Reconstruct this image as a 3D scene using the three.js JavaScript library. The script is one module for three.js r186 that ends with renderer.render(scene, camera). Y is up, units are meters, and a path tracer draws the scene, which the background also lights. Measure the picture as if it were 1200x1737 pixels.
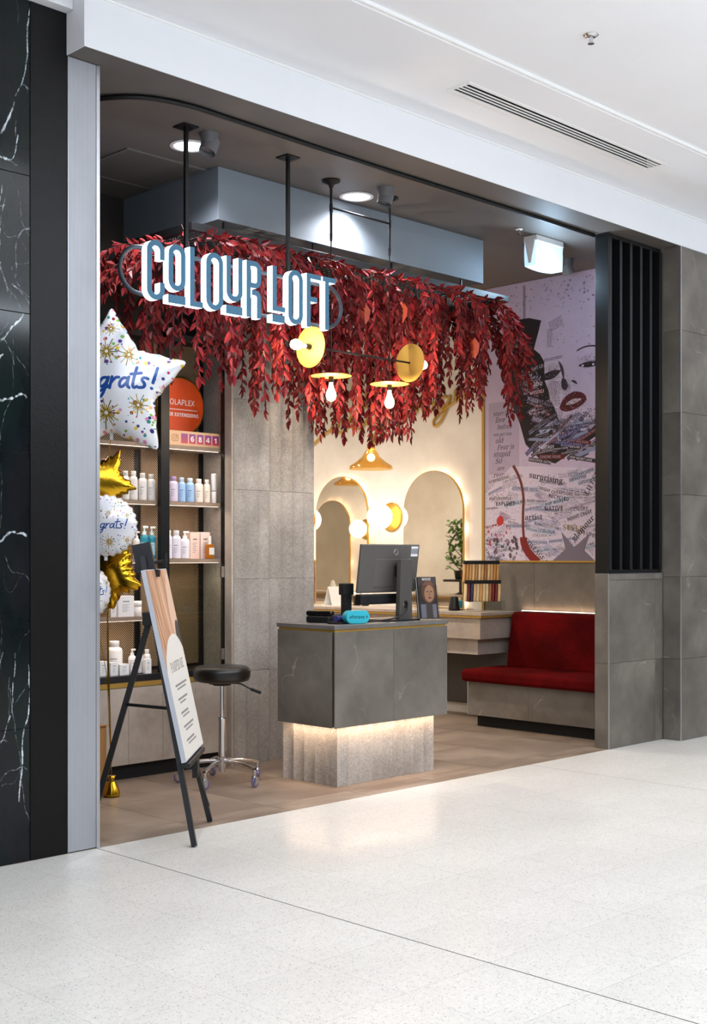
import * as THREE from 'three';
import { RoundedBoxGeometry } from 'three/addons/geometries/RoundedBoxGeometry.js';
import { mergeGeometries, toCreasedNormals } from 'three/addons/utils/BufferGeometryUtils.js';
import { RectAreaLightUniformsLib } from 'three/addons/lights/RectAreaLightUniformsLib.js';

// ---------------------------------------------------------------- camera, exposure, large lights
const scene = new THREE.Scene();
scene.background = new THREE.Color(0x000000);
const camera = new THREE.PerspectiveCamera(2 * Math.atan(868.5 / 2130) * 180 / Math.PI, 1200 / 1737, 0.05, 60);
camera.position.set(-3.65, 1.5, 5.5);
camera.lookAt(-2.65, 1.5, 4.5);
camera.setViewOffset(1200, 1737, 0, -75.5, 1200, 1737);      // level camera, lens shifted upwards
const renderer = new THREE.WebGLRenderer();
renderer.toneMapping = THREE.LinearToneMapping;
renderer.toneMappingExposure = 1.0;
renderer.shadowMap.enabled = true;
RectAreaLightUniformsLib.init();

const CEIL = 4.03, MALL = 4.30, XR = 5.64;
const PI = Math.PI;
const used = new Map();
function numbered(n) { const k = used.get(n) || 0; used.set(n, k + 1); return k ? n + '_' + String(k).padStart(3, '0') : n; }
function shade(o) { o.castShadow = true; o.receiveShadow = true; return o; }
function rectLight(name, color, I, w, h, pos, target, parent) {
  const l = new THREE.RectAreaLight(color, I, w, h); l.name = name; l.position.set(...pos);
  l.lookAt(new THREE.Vector3(...target)); scene.add(l); return l;
}
function pointLight(name, color, I, pos, size = 1, dist = 0) {
  const l = new THREE.PointLight(color, I, dist, 2); l.name = name; l.position.set(...pos); l.castShadow = true; l.shadow.radius = size; scene.add(l); return l;
}
function spotLight(name, color, I, pos, target, ang, pen = 0.6, size = 2) {
  const l = new THREE.SpotLight(color, I, 0, ang, pen, 2); l.name = name; l.position.set(...pos); l.target.position.set(...target); scene.add(l.target); l.castShadow = true; l.shadow.radius = size; scene.add(l); return l;
}
// daylight panel over the middle of the mall, behind and above the photographer
const SKY = { x0: -6.5, x1: 9.5, z0: 2.6, z1: 7.8 };
rectLight('skylight_daylight', 0xecf4ff, 1.42, SKY.x1 - SKY.x0 - 0.2, SKY.z1 - SKY.z0 - 0.2, [(SKY.x0 + SKY.x1) / 2, MALL + 0.23, (SKY.z0 + SKY.z1) / 2], [(SKY.x0 + SKY.x1) / 2, 0, (SKY.z0 + SKY.z1) / 2 + 0.001]);

// suspended uplight that washes the mall ceiling, also behind the photographer
rectLight('uplight_wash', 0xe9f3ff, 18, 15, 0.22, [1.5, 3.5, 4.0], [1.5, 4.42, 1.2]);

// ---------------------------------------------------------------- random, noise, textures
let seed = 7;
function rnd() { seed |= 0; seed = seed + 0x6D2B79F5 | 0; let t = Math.imul(seed ^ seed >>> 15, 1 | seed); t = t + Math.imul(t ^ t >>> 7, 61 | t) ^ t; return ((t ^ t >>> 14) >>> 0) / 4294967296; }
const R = (a, b) => a + (b - a) * rnd();
const HASH = new Float32Array(65536); for (let i = 0; i < 65536; i++) HASH[i] = rnd();
function vnoise(x, y, per) {
  const xi = Math.floor(x), yi = Math.floor(y), fx = x - xi, fy = y - yi, sx = fx * fx * (3 - 2 * fx), sy = fy * fy * (3 - 2 * fy);
  const m = (v) => ((v % per) + per) % per; const x0 = m(xi), x1 = m(xi + 1), y0 = m(yi), y1 = m(yi + 1);
  const h = (a, b) => HASH[(a * 251 + b * 7919) & 65535];
  const a = h(x0, y0), b = h(x1, y0), c = h(x0, y1), d = h(x1, y1);
  return (a + (b - a) * sx) + ((c + (d - c) * sx) - (a + (b - a) * sx)) * sy;
}
function fbm(u, v, f, o) { let s = 0, a = 0.5, t = 0; for (let i = 0; i < o; i++) { s += a * vnoise(u * f + i * 17.3, v * f + i * 9.1, f); t += a; a *= 0.5; f *= 2; } return s / t; }
function dataTex(n, fn, srgb = true, rep = [1, 1]) {      // fn(u, v) -> [r, g, b] in 0..255
  const d = new Uint8Array(n * n * 4);
  for (let j = 0; j < n; j++) for (let i = 0; i < n; i++) { const c = fn(i / n, j / n), k = (j * n + i) * 4; d[k] = Math.max(0, Math.min(255, c[0])); d[k + 1] = Math.max(0, Math.min(255, c[1])); d[k + 2] = Math.max(0, Math.min(255, c[2])); d[k + 3] = 255; }
  const t = new THREE.DataTexture(d, n, n, THREE.RGBAFormat); t.magFilter = THREE.LinearFilter; t.minFilter = THREE.LinearMipmapLinearFilter; t.generateMipmaps = true;
  t.wrapS = t.wrapT = THREE.RepeatWrapping; t.repeat.set(...rep); if (srgb) t.colorSpace = THREE.SRGBColorSpace; t.needsUpdate = true; return t;
}
function canvasTex(w, h, draw) {
  const c = document.createElement('canvas'); c.width = w; c.height = h; draw(c.getContext('2d'), w, h);
  const t = new THREE.CanvasTexture(c); t.colorSpace = THREE.SRGBColorSpace; return t;
}
const mix = (a, b, t) => a.map((v, i) => v + (b[i] - v) * t);
// stone maps: one unit of uv is one metre, so repeat = 1 / size of the map in metres
const terrazzoMap = (() => {
  const n = 1024, sp = new Float32Array(n * n), tone = new Int8Array(n * n);
  for (let k = 0; k < 15000; k++) {
    const cx = Math.floor(R(0, n)), cy = Math.floor(R(0, n)), r = R(0.6, 2.1), t = rnd() < 0.62 ? 1 : (rnd() < 0.4 ? 2 : 3), a = R(0, PI), e = R(0.5, 1);
    for (let j = -4; j <= 4; j++) for (let i = -4; i <= 4; i++) { const x = i * Math.cos(a) + j * Math.sin(a), y = (-i * Math.sin(a) + j * Math.cos(a)) / e; if (x * x + y * y < r * r) tone[((cy + j + n) % n) * n + (cx + i + n) % n] = t; }
  }
  return dataTex(n, (u, v) => {
    const i = Math.round(u * n), j = Math.round(v * n), t = tone[j * n + i], b = fbm(u, v, 6, 4) * 10 - 5, g = fbm(u, v, 128, 2) * 12 - 6;
    const base = [227, 223, 215];
    const c = t === 1 ? [184, 184, 184] : t === 2 ? [138, 142, 148] : t === 3 ? [235, 233, 230] : base;
    return c.map((x) => x + b + g);
  }, true, [1 / 1.6, 1 / 1.6]);
})();
function veins(u, v, f, sharp) { const w = fbm(u, v, 4, 4) * 0.9; const q = Math.abs(Math.sin((u * f + v * f * 0.6 + w * 6) * PI)); return Math.pow(1 - q, sharp); }
const slateMap = dataTex(1024, (u, v) => {
  const a = fbm(u, v, 5, 6), b = fbm(v, u, 22, 4), d = Math.abs(fbm(u, v, 3, 6) - 0.5), e = Math.abs(fbm(v + 0.3, u, 4, 5) - 0.52);
  const vein = Math.pow(Math.max(0, 1 - d * 60), 2) * Math.max(0, fbm(u, v, 9, 2) - 0.48) * 3.4 + Math.pow(Math.max(0, 1 - e * 70), 2) * Math.max(0, fbm(v, u, 7, 2) - 0.55) * 3;
  const t = (a - 0.5) * 46 + (b - 0.5) * 16;
  return [111 + t + vein * 50, 105 + t + vein * 50, 97 + t * 0.96 + vein * 48];
}, true, [1 / 1.5, 1 / 1.5]);
const paleTileMap = dataTex(512, (u, v) => { const t = (fbm(u, v, 5, 6) - 0.5) * 44 + (fbm(v, u, 40, 2) - 0.5) * 14; return [178 + t, 166 + t, 154 + t]; }, true, [1 / 1.3, 1 / 1.3]);
const floorTileMap = dataTex(1024, (u, v) => { const t = (fbm(u, v, 4, 6) - 0.5) * 54 + (fbm(v, u, 14, 4) - 0.5) * 22; return [146 + t, 128 + t, 112 + t * 0.95]; }, true, [1 / 1.7, 1 / 1.7]);
const limeMap = dataTex(1024, (u, v) => {           // cream lime-wash plaster
  const t = (fbm(u, v, 4, 6) - 0.5) * 30 + (fbm(v, u, 16, 4) - 0.5) * 16; return [228 + t * 0.9, 223 + t, 214 + t * 1.1];
}, true, [1 / 2.2, 1 / 2.2]);
const graniteMap = dataTex(1024, (u, v) => {
  const g = fbm(u, v, 200, 2), a = fbm(u, v, 5, 5), s = fbm(u * 1, v, 70, 3), k = fbm(v, u, 256, 1);
  const t = (a - 0.5) * 46 + (g - 0.5) * 44 + (s - 0.5) * 22 - (k > 0.93 ? 24 : 0); return [168 + t * 0.85, 162 + t * 0.85, 155 + t * 0.85];
}, true, [1 / 1.1, 1 / 1.1]);
const graniteBump = dataTex(512, (u, v) => { const t = 60 + fbm(u, v, 110, 2) * 100 + fbm(v, u, 24, 3) * 70; return [t, t, t]; }, false, [1 / 0.6, 1 / 0.6]);
const brushedMap = dataTex(512, (u, v) => { const t = (fbm(u, v, 6, 5) - 0.5) * 26 + (vnoise(u * 256, v * 4, 256) - 0.5) * 8; return [196 + t, 198 + t, 203 + t]; }, true, [1 / 0.8, 1 / 1.6]);
const plasterMap = dataTex(512, (u, v) => { const t = (fbm(u, v, 4, 4) - 0.5) * 7; return [238 + t, 239 + t, 242 + t]; }, true, [0.25, 0.25]);
const darkPaintMap = dataTex(512, (u, v) => { const t = (fbm(u, v, 5, 5) - 0.5) * 9; return [99 + t, 93 + t, 88 + t]; }, true, [0.4, 0.4]);
const velvetMap = dataTex(512, (u, v) => { const a = fbm(u, v, 5, 5), b = fbm(v, u, 90, 2); const t = (a - 0.5) * 50 + (b - 0.5) * 20; return [88 + t, 8 + t * 0.08, 9 + t * 0.06]; }, true, [1 / 0.9, 1 / 0.9]);
const marbleMap = canvasTex(1024, 2048, (g, w, h) => {        // 1.0 m x 4.24 m of black marble with white veins
  g.fillStyle = '#0d1113'; g.fillRect(0, 0, w, h);
  for (let k = 0; k < 900; k++) { g.fillStyle = `rgba(${R(20, 50) | 0},${R(28, 56) | 0},${R(32, 60) | 0},0.06)`; g.beginPath(); g.ellipse(R(0, w), R(0, h), R(20, 140), R(20, 140), R(0, 3), 0, 7); g.fill(); }
  g.lineCap = 'round';
  function vein(x, y, a, len, wid, al) {
    let px = x, py = y; const steps = len / 9;
    for (let i = 0; i < steps; i++) {
      a += R(-0.33, 0.33); const nx = px + Math.cos(a) * 9, ny = py + Math.sin(a) * 9;
      if (rnd() > 0.12) { g.strokeStyle = `rgba(214,222,228,${al * R(0.35, 1)})`; g.lineWidth = wid * R(0.3, 1.25); g.beginPath(); g.moveTo(px, py); g.lineTo(nx, ny); g.stroke(); }
      if (rnd() < 0.03 && wid > 1.6) vein(nx, ny, a + R(-1, 1), len * 0.3, wid * 0.5, al * 0.8);
      px = nx; py = ny; a += (1.0 - 1.0) * 0.1;
    }
  }
  for (let k = 0; k < 62; k++) vein(R(0, w), R(0, h), R(-1.4, -0.5) + (rnd() < 0.4 ? 1.6 : 0), R(120, 620), rnd() < 0.25 ? R(4, 10) : R(1.2, 3), R(0.45, 1));
  // the strong veins near the shop-side edge
  for (const [x, y, a, l, ww] of [[760, 1440, -1.15, 330, 13], [700, 1660, -1.0, 420, 11], [640, 1800, -0.75, 460, 8], [960, 1900, -1.5, 330, 8], [780, 640, -1.0, 200, 6], [830, 380, 0.4, 160, 6], [860, 820, -0.4, 150, 6], [780, 880, 0.5, 260, 6]]) vein(x, y, a, l, ww, 1);
});

// ---------------------------------------------------------------- materials
const S = (o) => new THREE.MeshStandardMaterial(o), PH = (o) => new THREE.MeshPhysicalMaterial(o);
const mat = {
  terrazzo: PH({ map: terrazzoMap, roughness: 0.3, specularIntensity: 0.6, clearcoat: 0.14, clearcoatRoughness: 0.12 }),
  grout: S({ color: 0x7d776c, roughness: 0.9 }), paleGrout: S({ color: 0xaaa59b, roughness: 0.9 }), jointDark: S({ color: 0x2c2118, roughness: 0.7 }),
  slate: S({ map: slateMap, roughness: 0.42 }), slateTop: S({ map: paleTileMap, color: 0xa6adb6, roughness: 0.3 }),
  paleTile: S({ map: paleTileMap, roughness: 0.5 }), floorTile: S({ map: floorTileMap, roughness: 0.38 }),
  lime: S({ map: limeMap, roughness: 0.85 }), granite: S({ map: graniteMap, roughness: 0.85, bumpMap: graniteBump, bumpScale: 0.003 }),
  grey: S({ map: brushedMap, color: 0xd2d2d4, roughness: 0.4, metalness: 0.1 }), chrome: S({ color: 0xd8d8da, roughness: 0.16, metalness: 1 }),
  alu: S({ color: 0xc9cbd0, roughness: 0.35, metalness: 0.9 }),
  white: S({ map: plasterMap, roughness: 0.72 }), whitePlain: S({ color: 0xf0f0ee, roughness: 0.6 }), whiteGloss: S({ color: 0xf2efea, roughness: 0.3 }),
  dark: S({ map: darkPaintMap, roughness: 0.6 }), bulk: S({ color: 0x788088, roughness: 0.62 }),
  black: S({ color: 0x101012, roughness: 0.42 }), blackMatt: S({ color: 0x0b0b0c, roughness: 0.75 }), blackGloss: PH({ color: 0x0a0a0b, roughness: 0.22, clearcoat: 0.5 }),
  blackMetal: S({ color: 0x1b1a1a, roughness: 0.38, metalness: 0.5 }), slat: S({ color: 0x0c0c0e, roughness: 0.38 }),
  marble: PH({ map: marbleMap, roughness: 0.12, specularIntensity: 0.55 }),
  brass: S({ color: 0xc9a04a, roughness: 0.28, metalness: 0.9 }), brassDisc: S({ color: 0xd9ae55, roughness: 0.42, metalness: 0.4 }), brassMatt: S({ color: 0xb48f45, roughness: 0.5, metalness: 0.6 }), goldPaint: S({ color: 0xb6903f, roughness: 0.5, metalness: 0.35 }),
  mirror: S({ color: 0xe2ddd2, roughness: 0.02, metalness: 1 }),
  velvet: PH({ map: velvetMap, roughness: 0.95, specularIntensity: 0.15, sheen: 0.35, sheenRoughness: 0.4, sheenColor: new THREE.Color(0x7a0c0a) }),
  glass: PH({ color: 0xffffff, roughness: 0.02, transmission: 1, thickness: 0, ior: 1.45 }),
  smokeGlass: PH({ color: 0xeceee8, roughness: 0.02, transmission: 1, thickness: 0, ior: 1.5 }),
  amberGlass: PH({ color: 0xfdebc4, roughness: 0.05, transmission: 1, thickness: 0, ior: 1.45 }),
  acrylic: PH({ color: 0xf4f6f6, roughness: 0.04, transmission: 1, thickness: 0, ior: 1.45 }),
  leather: PH({ color: 0x17130f, roughness: 0.36, clearcoat: 0.25, clearcoatRoughness: 0.4 }), rubber: S({ color: 0x191919, roughness: 0.8 }),
  wheel: PH({ color: 0xa79bd0, roughness: 0.15, transmission: 0.7, thickness: 0.02, ior: 1.45 }),
  kraft: S({ color: 0xb5854f, roughness: 0.85 }), gold: S({ color: 0xd9a92a, roughness: 0.2, metalness: 1 }),
  bulb: S({ color: 0xfff1dc, emissive: 0xffdfb4, emissiveIntensity: 14, roughness: 0.3 }), globe: S({ color: 0xfff6e8, emissive: 0xffe8cc, emissiveIntensity: 3.0, roughness: 0.4 }),
  led: S({ color: 0xffffff, emissive: 0xffe0c2, emissiveIntensity: 4, roughness: 0.5 }), shelfLed: S({ color: 0xffffff, emissive: 0xffe6d0, emissiveIntensity: 1.6, roughness: 0.5 }), down: S({ color: 0xffffff, emissive: 0xf2f6ff, emissiveIntensity: 6, roughness: 0.5 }),
  neon: S({ color: 0xffffff, emissive: 0xdcefff, emissiveIntensity: 2.6, roughness: 0.4 }), neonFace: S({ color: 0x39708f, roughness: 0.5 }),
  signFrame: S({ color: 0x27323d, roughness: 0.45 }), exitLamp: S({ color: 0xd8e8f4, emissive: 0xa9d2f2, emissiveIntensity: 0.95, roughness: 0.3 }), exitBody: S({ color: 0xd9d8d6, roughness: 0.5 }),
  skylight: S({ color: 0xffffff, emissive: 0xf3f7ff, emissiveIntensity: 1.0, roughness: 0.6 }),
};

// ---------------------------------------------------------------- building helpers
const V = (x, y, z) => new THREE.Vector3(x, y, z);
function boxUV(g) {          // uv in metres, from the axis each face looks along
  if (g.index) g = g.toNonIndexed();
  const p = g.attributes.position, uv = new Float32Array(p.count * 2), a = V(), b = V(), c = V(), n = V();
  for (let i = 0; i < p.count; i += 3) {
    a.fromBufferAttribute(p, i); b.fromBufferAttribute(p, i + 1); c.fromBufferAttribute(p, i + 2); n.copy(b).sub(a).cross(c.clone().sub(a));
    const ax = Math.abs(n.x), ay = Math.abs(n.y), az = Math.abs(n.z);
    for (let k = 0; k < 3; k++) { const q = [a, b, c][k]; const s = ax > ay && ax > az ? [q.z, q.y] : ay > az ? [q.x, q.z] : [q.x, q.y]; uv[(i + k) * 2] = s[0]; uv[(i + k) * 2 + 1] = s[1]; }
  }
  g.setAttribute('uv', new THREE.BufferAttribute(uv, 2)); return g;
}
function box(x0, x1, y0, y1, z0, z1, r = 0) {
  const w = x1 - x0, h = y1 - y0, d = z1 - z0;
  const g = r ? new RoundedBoxGeometry(w, h, d, 1, Math.min(r, w / 2.1, h / 2.1, d / 2.1)) : new THREE.BoxGeometry(w, h, d);
  g.translate((x0 + x1) / 2, (y0 + y1) / 2, (z0 + z1) / 2); return boxUV(g);
}
function cyl(r0, r1, y0, y1, x = 0, z = 0, seg = 20) { const g = new THREE.CylinderGeometry(r1, r0, y1 - y0, seg); g.translate(x, (y0 + y1) / 2, z); return g.toNonIndexed(); }
function rod(a, b, r, seg = 10, r2 = r) { const A = V(...a), B = V(...b), L = A.distanceTo(B); const g = new THREE.CylinderGeometry(r2, r, L, seg); g.translate(0, L / 2, 0); g.applyQuaternion(new THREE.Quaternion().setFromUnitVectors(V(0, 1, 0), B.clone().sub(A).normalize())); g.translate(A.x, A.y, A.z); return g.toNonIndexed(); }
function bar(a, b, w, h) {   // square bar between two points
  const A = V(...a), B = V(...b), L = A.distanceTo(B), m = new THREE.Matrix4(), zz = B.clone().sub(A).normalize(); const up = Math.abs(zz.y) > 0.95 ? V(1, 0, 0) : V(0, 1, 0);
  const xx = up.clone().cross(zz).normalize(), yy = zz.clone().cross(xx); m.makeBasis(xx, yy, zz); const g = new THREE.BoxGeometry(w, h, L); g.translate(0, 0, L / 2); g.applyMatrix4(m); g.translate(A.x, A.y, A.z); return boxUV(g);
}
function lathe(pts, seg = 24, x = 0, y = 0, z = 0) { const g = new THREE.LatheGeometry(pts.map(([a, b]) => new THREE.Vector2(a, b)), seg); g.translate(x, y, z); return g.toNonIndexed(); }
function tube(pts, r, seg = 24, rs = 8, closed = false) { return new THREE.TubeGeometry(new THREE.CatmullRomCurve3(pts.map((p) => V(...p)), closed), seg, r, rs, closed).toNonIndexed(); }
function sph(r, x, y, z, a = 20, b = 14) { const g = new THREE.SphereGeometry(r, a, b); g.translate(x, y, z); return g.toNonIndexed(); }
function merge(list) { return mergeGeometries(list.map((g) => { const h = g.index ? g.toNonIndexed() : g; for (const k of Object.keys(h.attributes)) if (!['position', 'normal', 'uv'].includes(k)) h.deleteAttribute(k); return h; })); }
function mesh(name, geo, m, parent) { const o = shade(new THREE.Mesh(Array.isArray(geo) ? merge(geo) : geo, m)); o.name = parent ? name : numbered(name); (parent || scene).add(o); return o; }
function thing(name, label, category, pos = [0, 0, 0], turn = 0, group) {
  const o = new THREE.Group(); o.name = numbered(name); o.position.set(...pos); o.rotation.y = turn; o.userData = { label, category }; if (group) o.userData.group = group; scene.add(o); return o;
}
function tag(o, label, category, group) { o.userData.label = label; o.userData.category = category; if (group) o.userData.group = group; return o; }
function struct(name, geo, m, parent) { const o = mesh(name, geo, m, parent); if (!parent) o.userData.kind = 'structure'; return o; }
function structGroup(name) { const o = new THREE.Group(); o.name = numbered(name); o.userData.kind = 'structure'; scene.add(o); return o; }

// ================================================================ THE MALL
// floor: terrazzo tiles 0.46 m, two dark expansion joints across it
{
  const f = structGroup('floor');
  mesh('bedding', box(-9.2, 14.2, -0.12, -0.012, -0.02, 11.2), mat.paleGrout, f);
  const px = 0.4575, pz = 0.4575, g0 = 0.0011; const variants = [];
  for (let k = 0; k < 6; k++) { const g = box(0, px - g0, -0.012, 0, 0, pz - g0); const uv = g.attributes.uv; for (let i = 0; i < uv.count; i++) uv.setXY(i, uv.getX(i) + k * 0.263, uv.getY(i) + k * 0.417); variants.push(g); }
  // where a tile is seen by the photograph it is a piece of its own; the rest of the mall is plain slabs
  const XA = -0.02, ZA = 0.29; let count = 0;
  const slabsX0 = XA - 4 * px, slabsX1 = XA + 15 * px, slabsZ1 = ZA + 9 * pz;
  for (let i = -4; i < 15; i++) for (let j = -1; j < 9; j++) {
    const x = XA + i * px, z = ZA + j * pz; const zz = Math.max(0.001, z);
    const joint = (i === 0 || i === 8) ? 0.006 : 0;
    let g = variants[(i * 5 + j * 3 + 60) % 6]; const o = mesh('floor_tile', g, mat.terrazzo, f); count++;
    if (j === -1) o.scale.z = (ZA - 0.001 - 0.001) / pz, o.position.set(x + joint, 0, 0.001); else o.position.set(x + joint, 0, z);
    if (joint) o.scale.x = (px - joint - g0) / (px - g0);
  }
  mesh('expansion_joint', box(XA - 0.001, XA + 0.0052, -0.01, -0.0015, 0.002, 4.4), mat.jointDark, f);
  mesh('expansion_joint', box(XA + 8 * px - 0.001, XA + 8 * px + 0.0052, -0.01, -0.0015, 0.002, 4.4), mat.jointDark, f);
  mesh('floor_slab', box(-9.2, slabsX0 - 0.001, -0.012, 0, 0, 11.2), mat.terrazzo, f);
  mesh('floor_slab', box(slabsX1, 14.2, -0.012, 0, 0, 11.2), mat.terrazzo, f);
  mesh('floor_slab', box(slabsX0, slabsX1 - 0.001, -0.012, 0, slabsZ1, 11.2), mat.terrazzo, f);
}
// ceiling of the mall: lower margin along the shops, a small step up, a daylight well
{
  const c = structGroup('ceiling');
  mesh('ceiling_margin', box(-9.2, 14.2, MALL, MALL + 0.2, -0.1, 0.597), mat.white, c); mesh('ceiling_margin', box(-9.2, 14.2, MALL, MALL + 0.2, 0.727, 1.02), mat.white, c);
  mesh('ceiling_margin', box(-9.2, 2.087, MALL, MALL + 0.2, 0.597, 0.727), mat.white, c); mesh('ceiling_margin', box(4.243, 14.2, MALL, MALL + 0.2, 0.597, 0.727), mat.white, c);
  mesh('ceiling_panel', box(-9.2, 14.2, MALL + 0.025, MALL + 0.25, 1.02, SKY.z0), mat.white, c);
  mesh('ceiling_panel', box(-9.2, 14.2, MALL + 0.025, MALL + 0.25, SKY.z1, 11.2), mat.white, c);
  mesh('ceiling_panel', box(-9.2, SKY.x0, MALL + 0.025, MALL + 0.25, SKY.z0, SKY.z1), mat.white, c);
  mesh('ceiling_panel', box(SKY.x1, 14.2, MALL + 0.025, MALL + 0.25, SKY.z0, SKY.z1), mat.white, c);
  mesh('ceiling_bead', box(-9.2, 14.2, MALL + 0.005, MALL + 0.03, 1.02, 1.045), mat.whitePlain, c);
  mesh('skylight_glazing', box(SKY.x0, SKY.x1, MALL + 0.24, MALL + 0.26, SKY.z0, SKY.z1), mat.skylight, c);
}
struct('wall_back', box(-9.2, 14.2, 0, 4.7, 11.0, 11.2), S({ color: 0x4a4744, roughness: 0.6 }));
struct('wall_left', box(-9.4, -9.2, 0, 4.7, -0.3, 11.2), mat.white);
struct('wall_right', box(14.2, 14.4, 0, 4.7, -0.3, 11.2), S({ color: 0x6e6a66, roughness: 0.7 }));
{ // suspended uplight behind the photographer
  const t = thing('mall_uplight', 'long suspended uplight under the mall ceiling behind the viewer', 'lamp', [1.5, 3.4, 4.05]);
  mesh('trough', box(-7.6, 7.6, -0.02, 0.04, -0.1, 0.14, 0.004), mat.whitePlain, t); mesh('diffuser', box(-7.5, 7.5, 0.041, 0.05, -0.09, 0.13), mat.skylight, t);
  for (const x of [-6, 0, 6]) mesh('hanger', rod([x, 0.04, 0.13], [x, 0.92, 0.13], 0.006), mat.chrome, t);
}
// fascia over the shop opening
{
  const t = structGroup('trim_1');
  mesh('fascia_board', box(-0.195, 13.9, CEIL, MALL, -0.02, 0.158, 0.003), mat.white, t);
  mesh('bead', box(-0.195, 13.9, MALL - 0.012, MALL, 0.158, 0.168), mat.whitePlain, t);
}
struct('trim_2', box(-9.2, -0.197, 4.24, MALL, -0.1, 0.06, 0.003), mat.white);
// pillars left of the opening
{
  const w = structGroup('wall_front');
  // black marble panels of the neighbouring shop
  const ys = [0, 0.655, 1.335, 2.015, 2.695, 3.375, 4.24];
  for (let k = 0; k < 6; k++) for (const [a, b] of [[-1.0, -0.402], [-1.6, -1.002]]) {
    const g = box(a, b - 0.0015, ys[k] + 0.001, ys[k + 1] - 0.001, -0.2, -0.004, 0.0015); const p = g.attributes.position, uv = g.attributes.uv;
    for (let i = 0; i < uv.count; i++) uv.setXY(i, (p.getX(i) + 1.4) / 1.0, p.getY(i) / 4.24);
    mesh('marble_panel', g, mat.marble, w);
  }
  mesh('wall_slab', box(-9.2, -1.602, 0, 4.24, -0.2, 0), mat.black, w);
}
const blackCol = struct('wall_black_pier', box(-0.4005, -0.1905, 0, 4.24, -0.3, -0.003, 0.004), PH({ color: 0x0b0a0a, roughness: 0.4, specularIntensity: 0.5, bumpMap: graniteBump, bumpScale: 0.0012 }));
{
  const w = structGroup('wall_grey_pier');
  mesh('cladding', box(-0.19, -0.022, 0.004, CEIL - 0.004, -0.3, 0.0, 0.003), mat.grey, w);
  mesh('edge_trim', box(-0.0215, 0.0, 0.0, CEIL - 0.004, -0.3, 0.003, 0.002), mat.alu, w);
  mesh('edge_trim', box(-0.1905, -0.188, 0.0, CEIL - 0.004, -0.02, 0.002), mat.alu, w);
}
// vent grille and sprinkler in the mall ceiling
{
  const v = thing('linear_vent', 'long white slotted air vent in the white mall ceiling', 'vent', [3.165, MALL, 0.662]);
  mesh('frame', [box(-1.1, 1.1, -0.006, 0.0, 0.062, 0.09, 0.002), box(-1.1, 1.1, -0.006, 0.0, -0.09, -0.062, 0.002), box(-1.1, -1.075, -0.006, 0, -0.062, 0.062), box(1.075, 1.1, -0.006, 0, -0.062, 0.062)], mat.whitePlain, v);
  mesh('duct', [box(-1.075, 1.075, 0.14, 0.15, -0.064, 0.064), box(-1.075, 1.075, 0.003, 0.14, -0.064, -0.061), box(-1.075, 1.075, 0.003, 0.14, 0.061, 0.064)], S({ color: 0x14130f, roughness: 0.9 }), v);
  for (let k = 0; k < 3; k++) mesh('slat', box(-1.075, 1.075, -0.005, -0.001, -0.037 + k * 0.031, -0.026 + k * 0.031), mat.whitePlain, v);
  const s = thing('mall_sprinkler', 'small metal sprinkler head in the white mall ceiling', 'sprinkler', [2.07, MALL + 0.025, 1.6]);
  mesh('escutcheon', lathe([[0, 0], [0.042, 0], [0.042, -0.004], [0.024, -0.014], [0.016, -0.014]], 20), mat.chrome, s);
  mesh('nozzle', [cyl(0.011, 0.014, -0.045, -0.012), cyl(0.018, 0.018, -0.048, -0.044)], mat.chrome, s);
}
// right pier of tiles: dwarf wall under the slats, then the deeper pier of the mall
function tileFace(parent, m, axis, at, a0, a1, ys, cuts, th = 0.012, joint = 0.0025) {     // tiles on a face: axis 'z' (face looks +z) or 'x' (face looks -x)
  const as = [a0, ...cuts.filter((c) => c > a0 + 0.01 && c < a1 - 0.01), a1];
  for (let i = 0; i + 1 < as.length; i++) for (let j = 0; j + 1 < ys.length; j++) {
    const u0 = as[i] + joint / 2, u1 = as[i + 1] - joint / 2, v0 = ys[j] + joint / 2, v1 = ys[j + 1] - joint / 2;
    const g = axis === 'z' ? box(u0, u1, v0, v1, at - th, at, 0.001) : box(at, at + th, v0, v1, u0, u1, 0.001);
    const uv = g.attributes.uv, du = R(0, 1), dv = R(0, 1); for (let k = 0; k < uv.count; k++) uv.setXY(k, uv.getX(k) + du, uv.getY(k) + dv);
    mesh('tile', g, m, parent);
  }
}
{
  const w = structGroup('wall_right_pier');
  mesh('core', box(4.672, 5.45, 0, 1.36, -0.13, -0.0135), mat.grout, w);
  tileFace(w, mat.slate, 'z', 0, 4.664, 5.446, [0, 0.665, 1.315, 1.362], [5.33]);
  tileFace(w, mat.slate, 'x', 4.658, -0.13, -0.004, [0, 0.665, 1.362], []);
  mesh('edge_trim', box(4.656, 4.665, 0, 1.364, -0.006, 0.0025, 0.001), mat.alu, w);
  mesh('cap', box(4.658, 5.446, 1.362, 1.366, -0.13, 0.0), mat.alu, w);
}
{
  const w = structGroup('wall_mall_pier');
  mesh('core', box(5.462, 7.3, 0, CEIL - 0.002, -0.018, 0.15), mat.grout, w);
  tileFace(w, mat.slate, 'x', 5.449, 0.003, 0.163, [0, 0.665, 1.335, 2.005, 2.675, 3.345, CEIL - 0.003], []);
  tileFace(w, mat.slate, 'z', 0.166, 5.458, 7.3, [0, 0.665, 1.335, 2.005, 2.675, 3.345, CEIL - 0.003], [6.12, 6.79]);
  mesh('edge_trim', box(5.448, 5.457, 0, CEIL - 0.003, 0.16, 0.168, 0.001), mat.alu, w);
  mesh('far_wall', box(7.3, 14.2, 0, CEIL - 0.002, -0.3, 0.15), mat.white, w);
}
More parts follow.
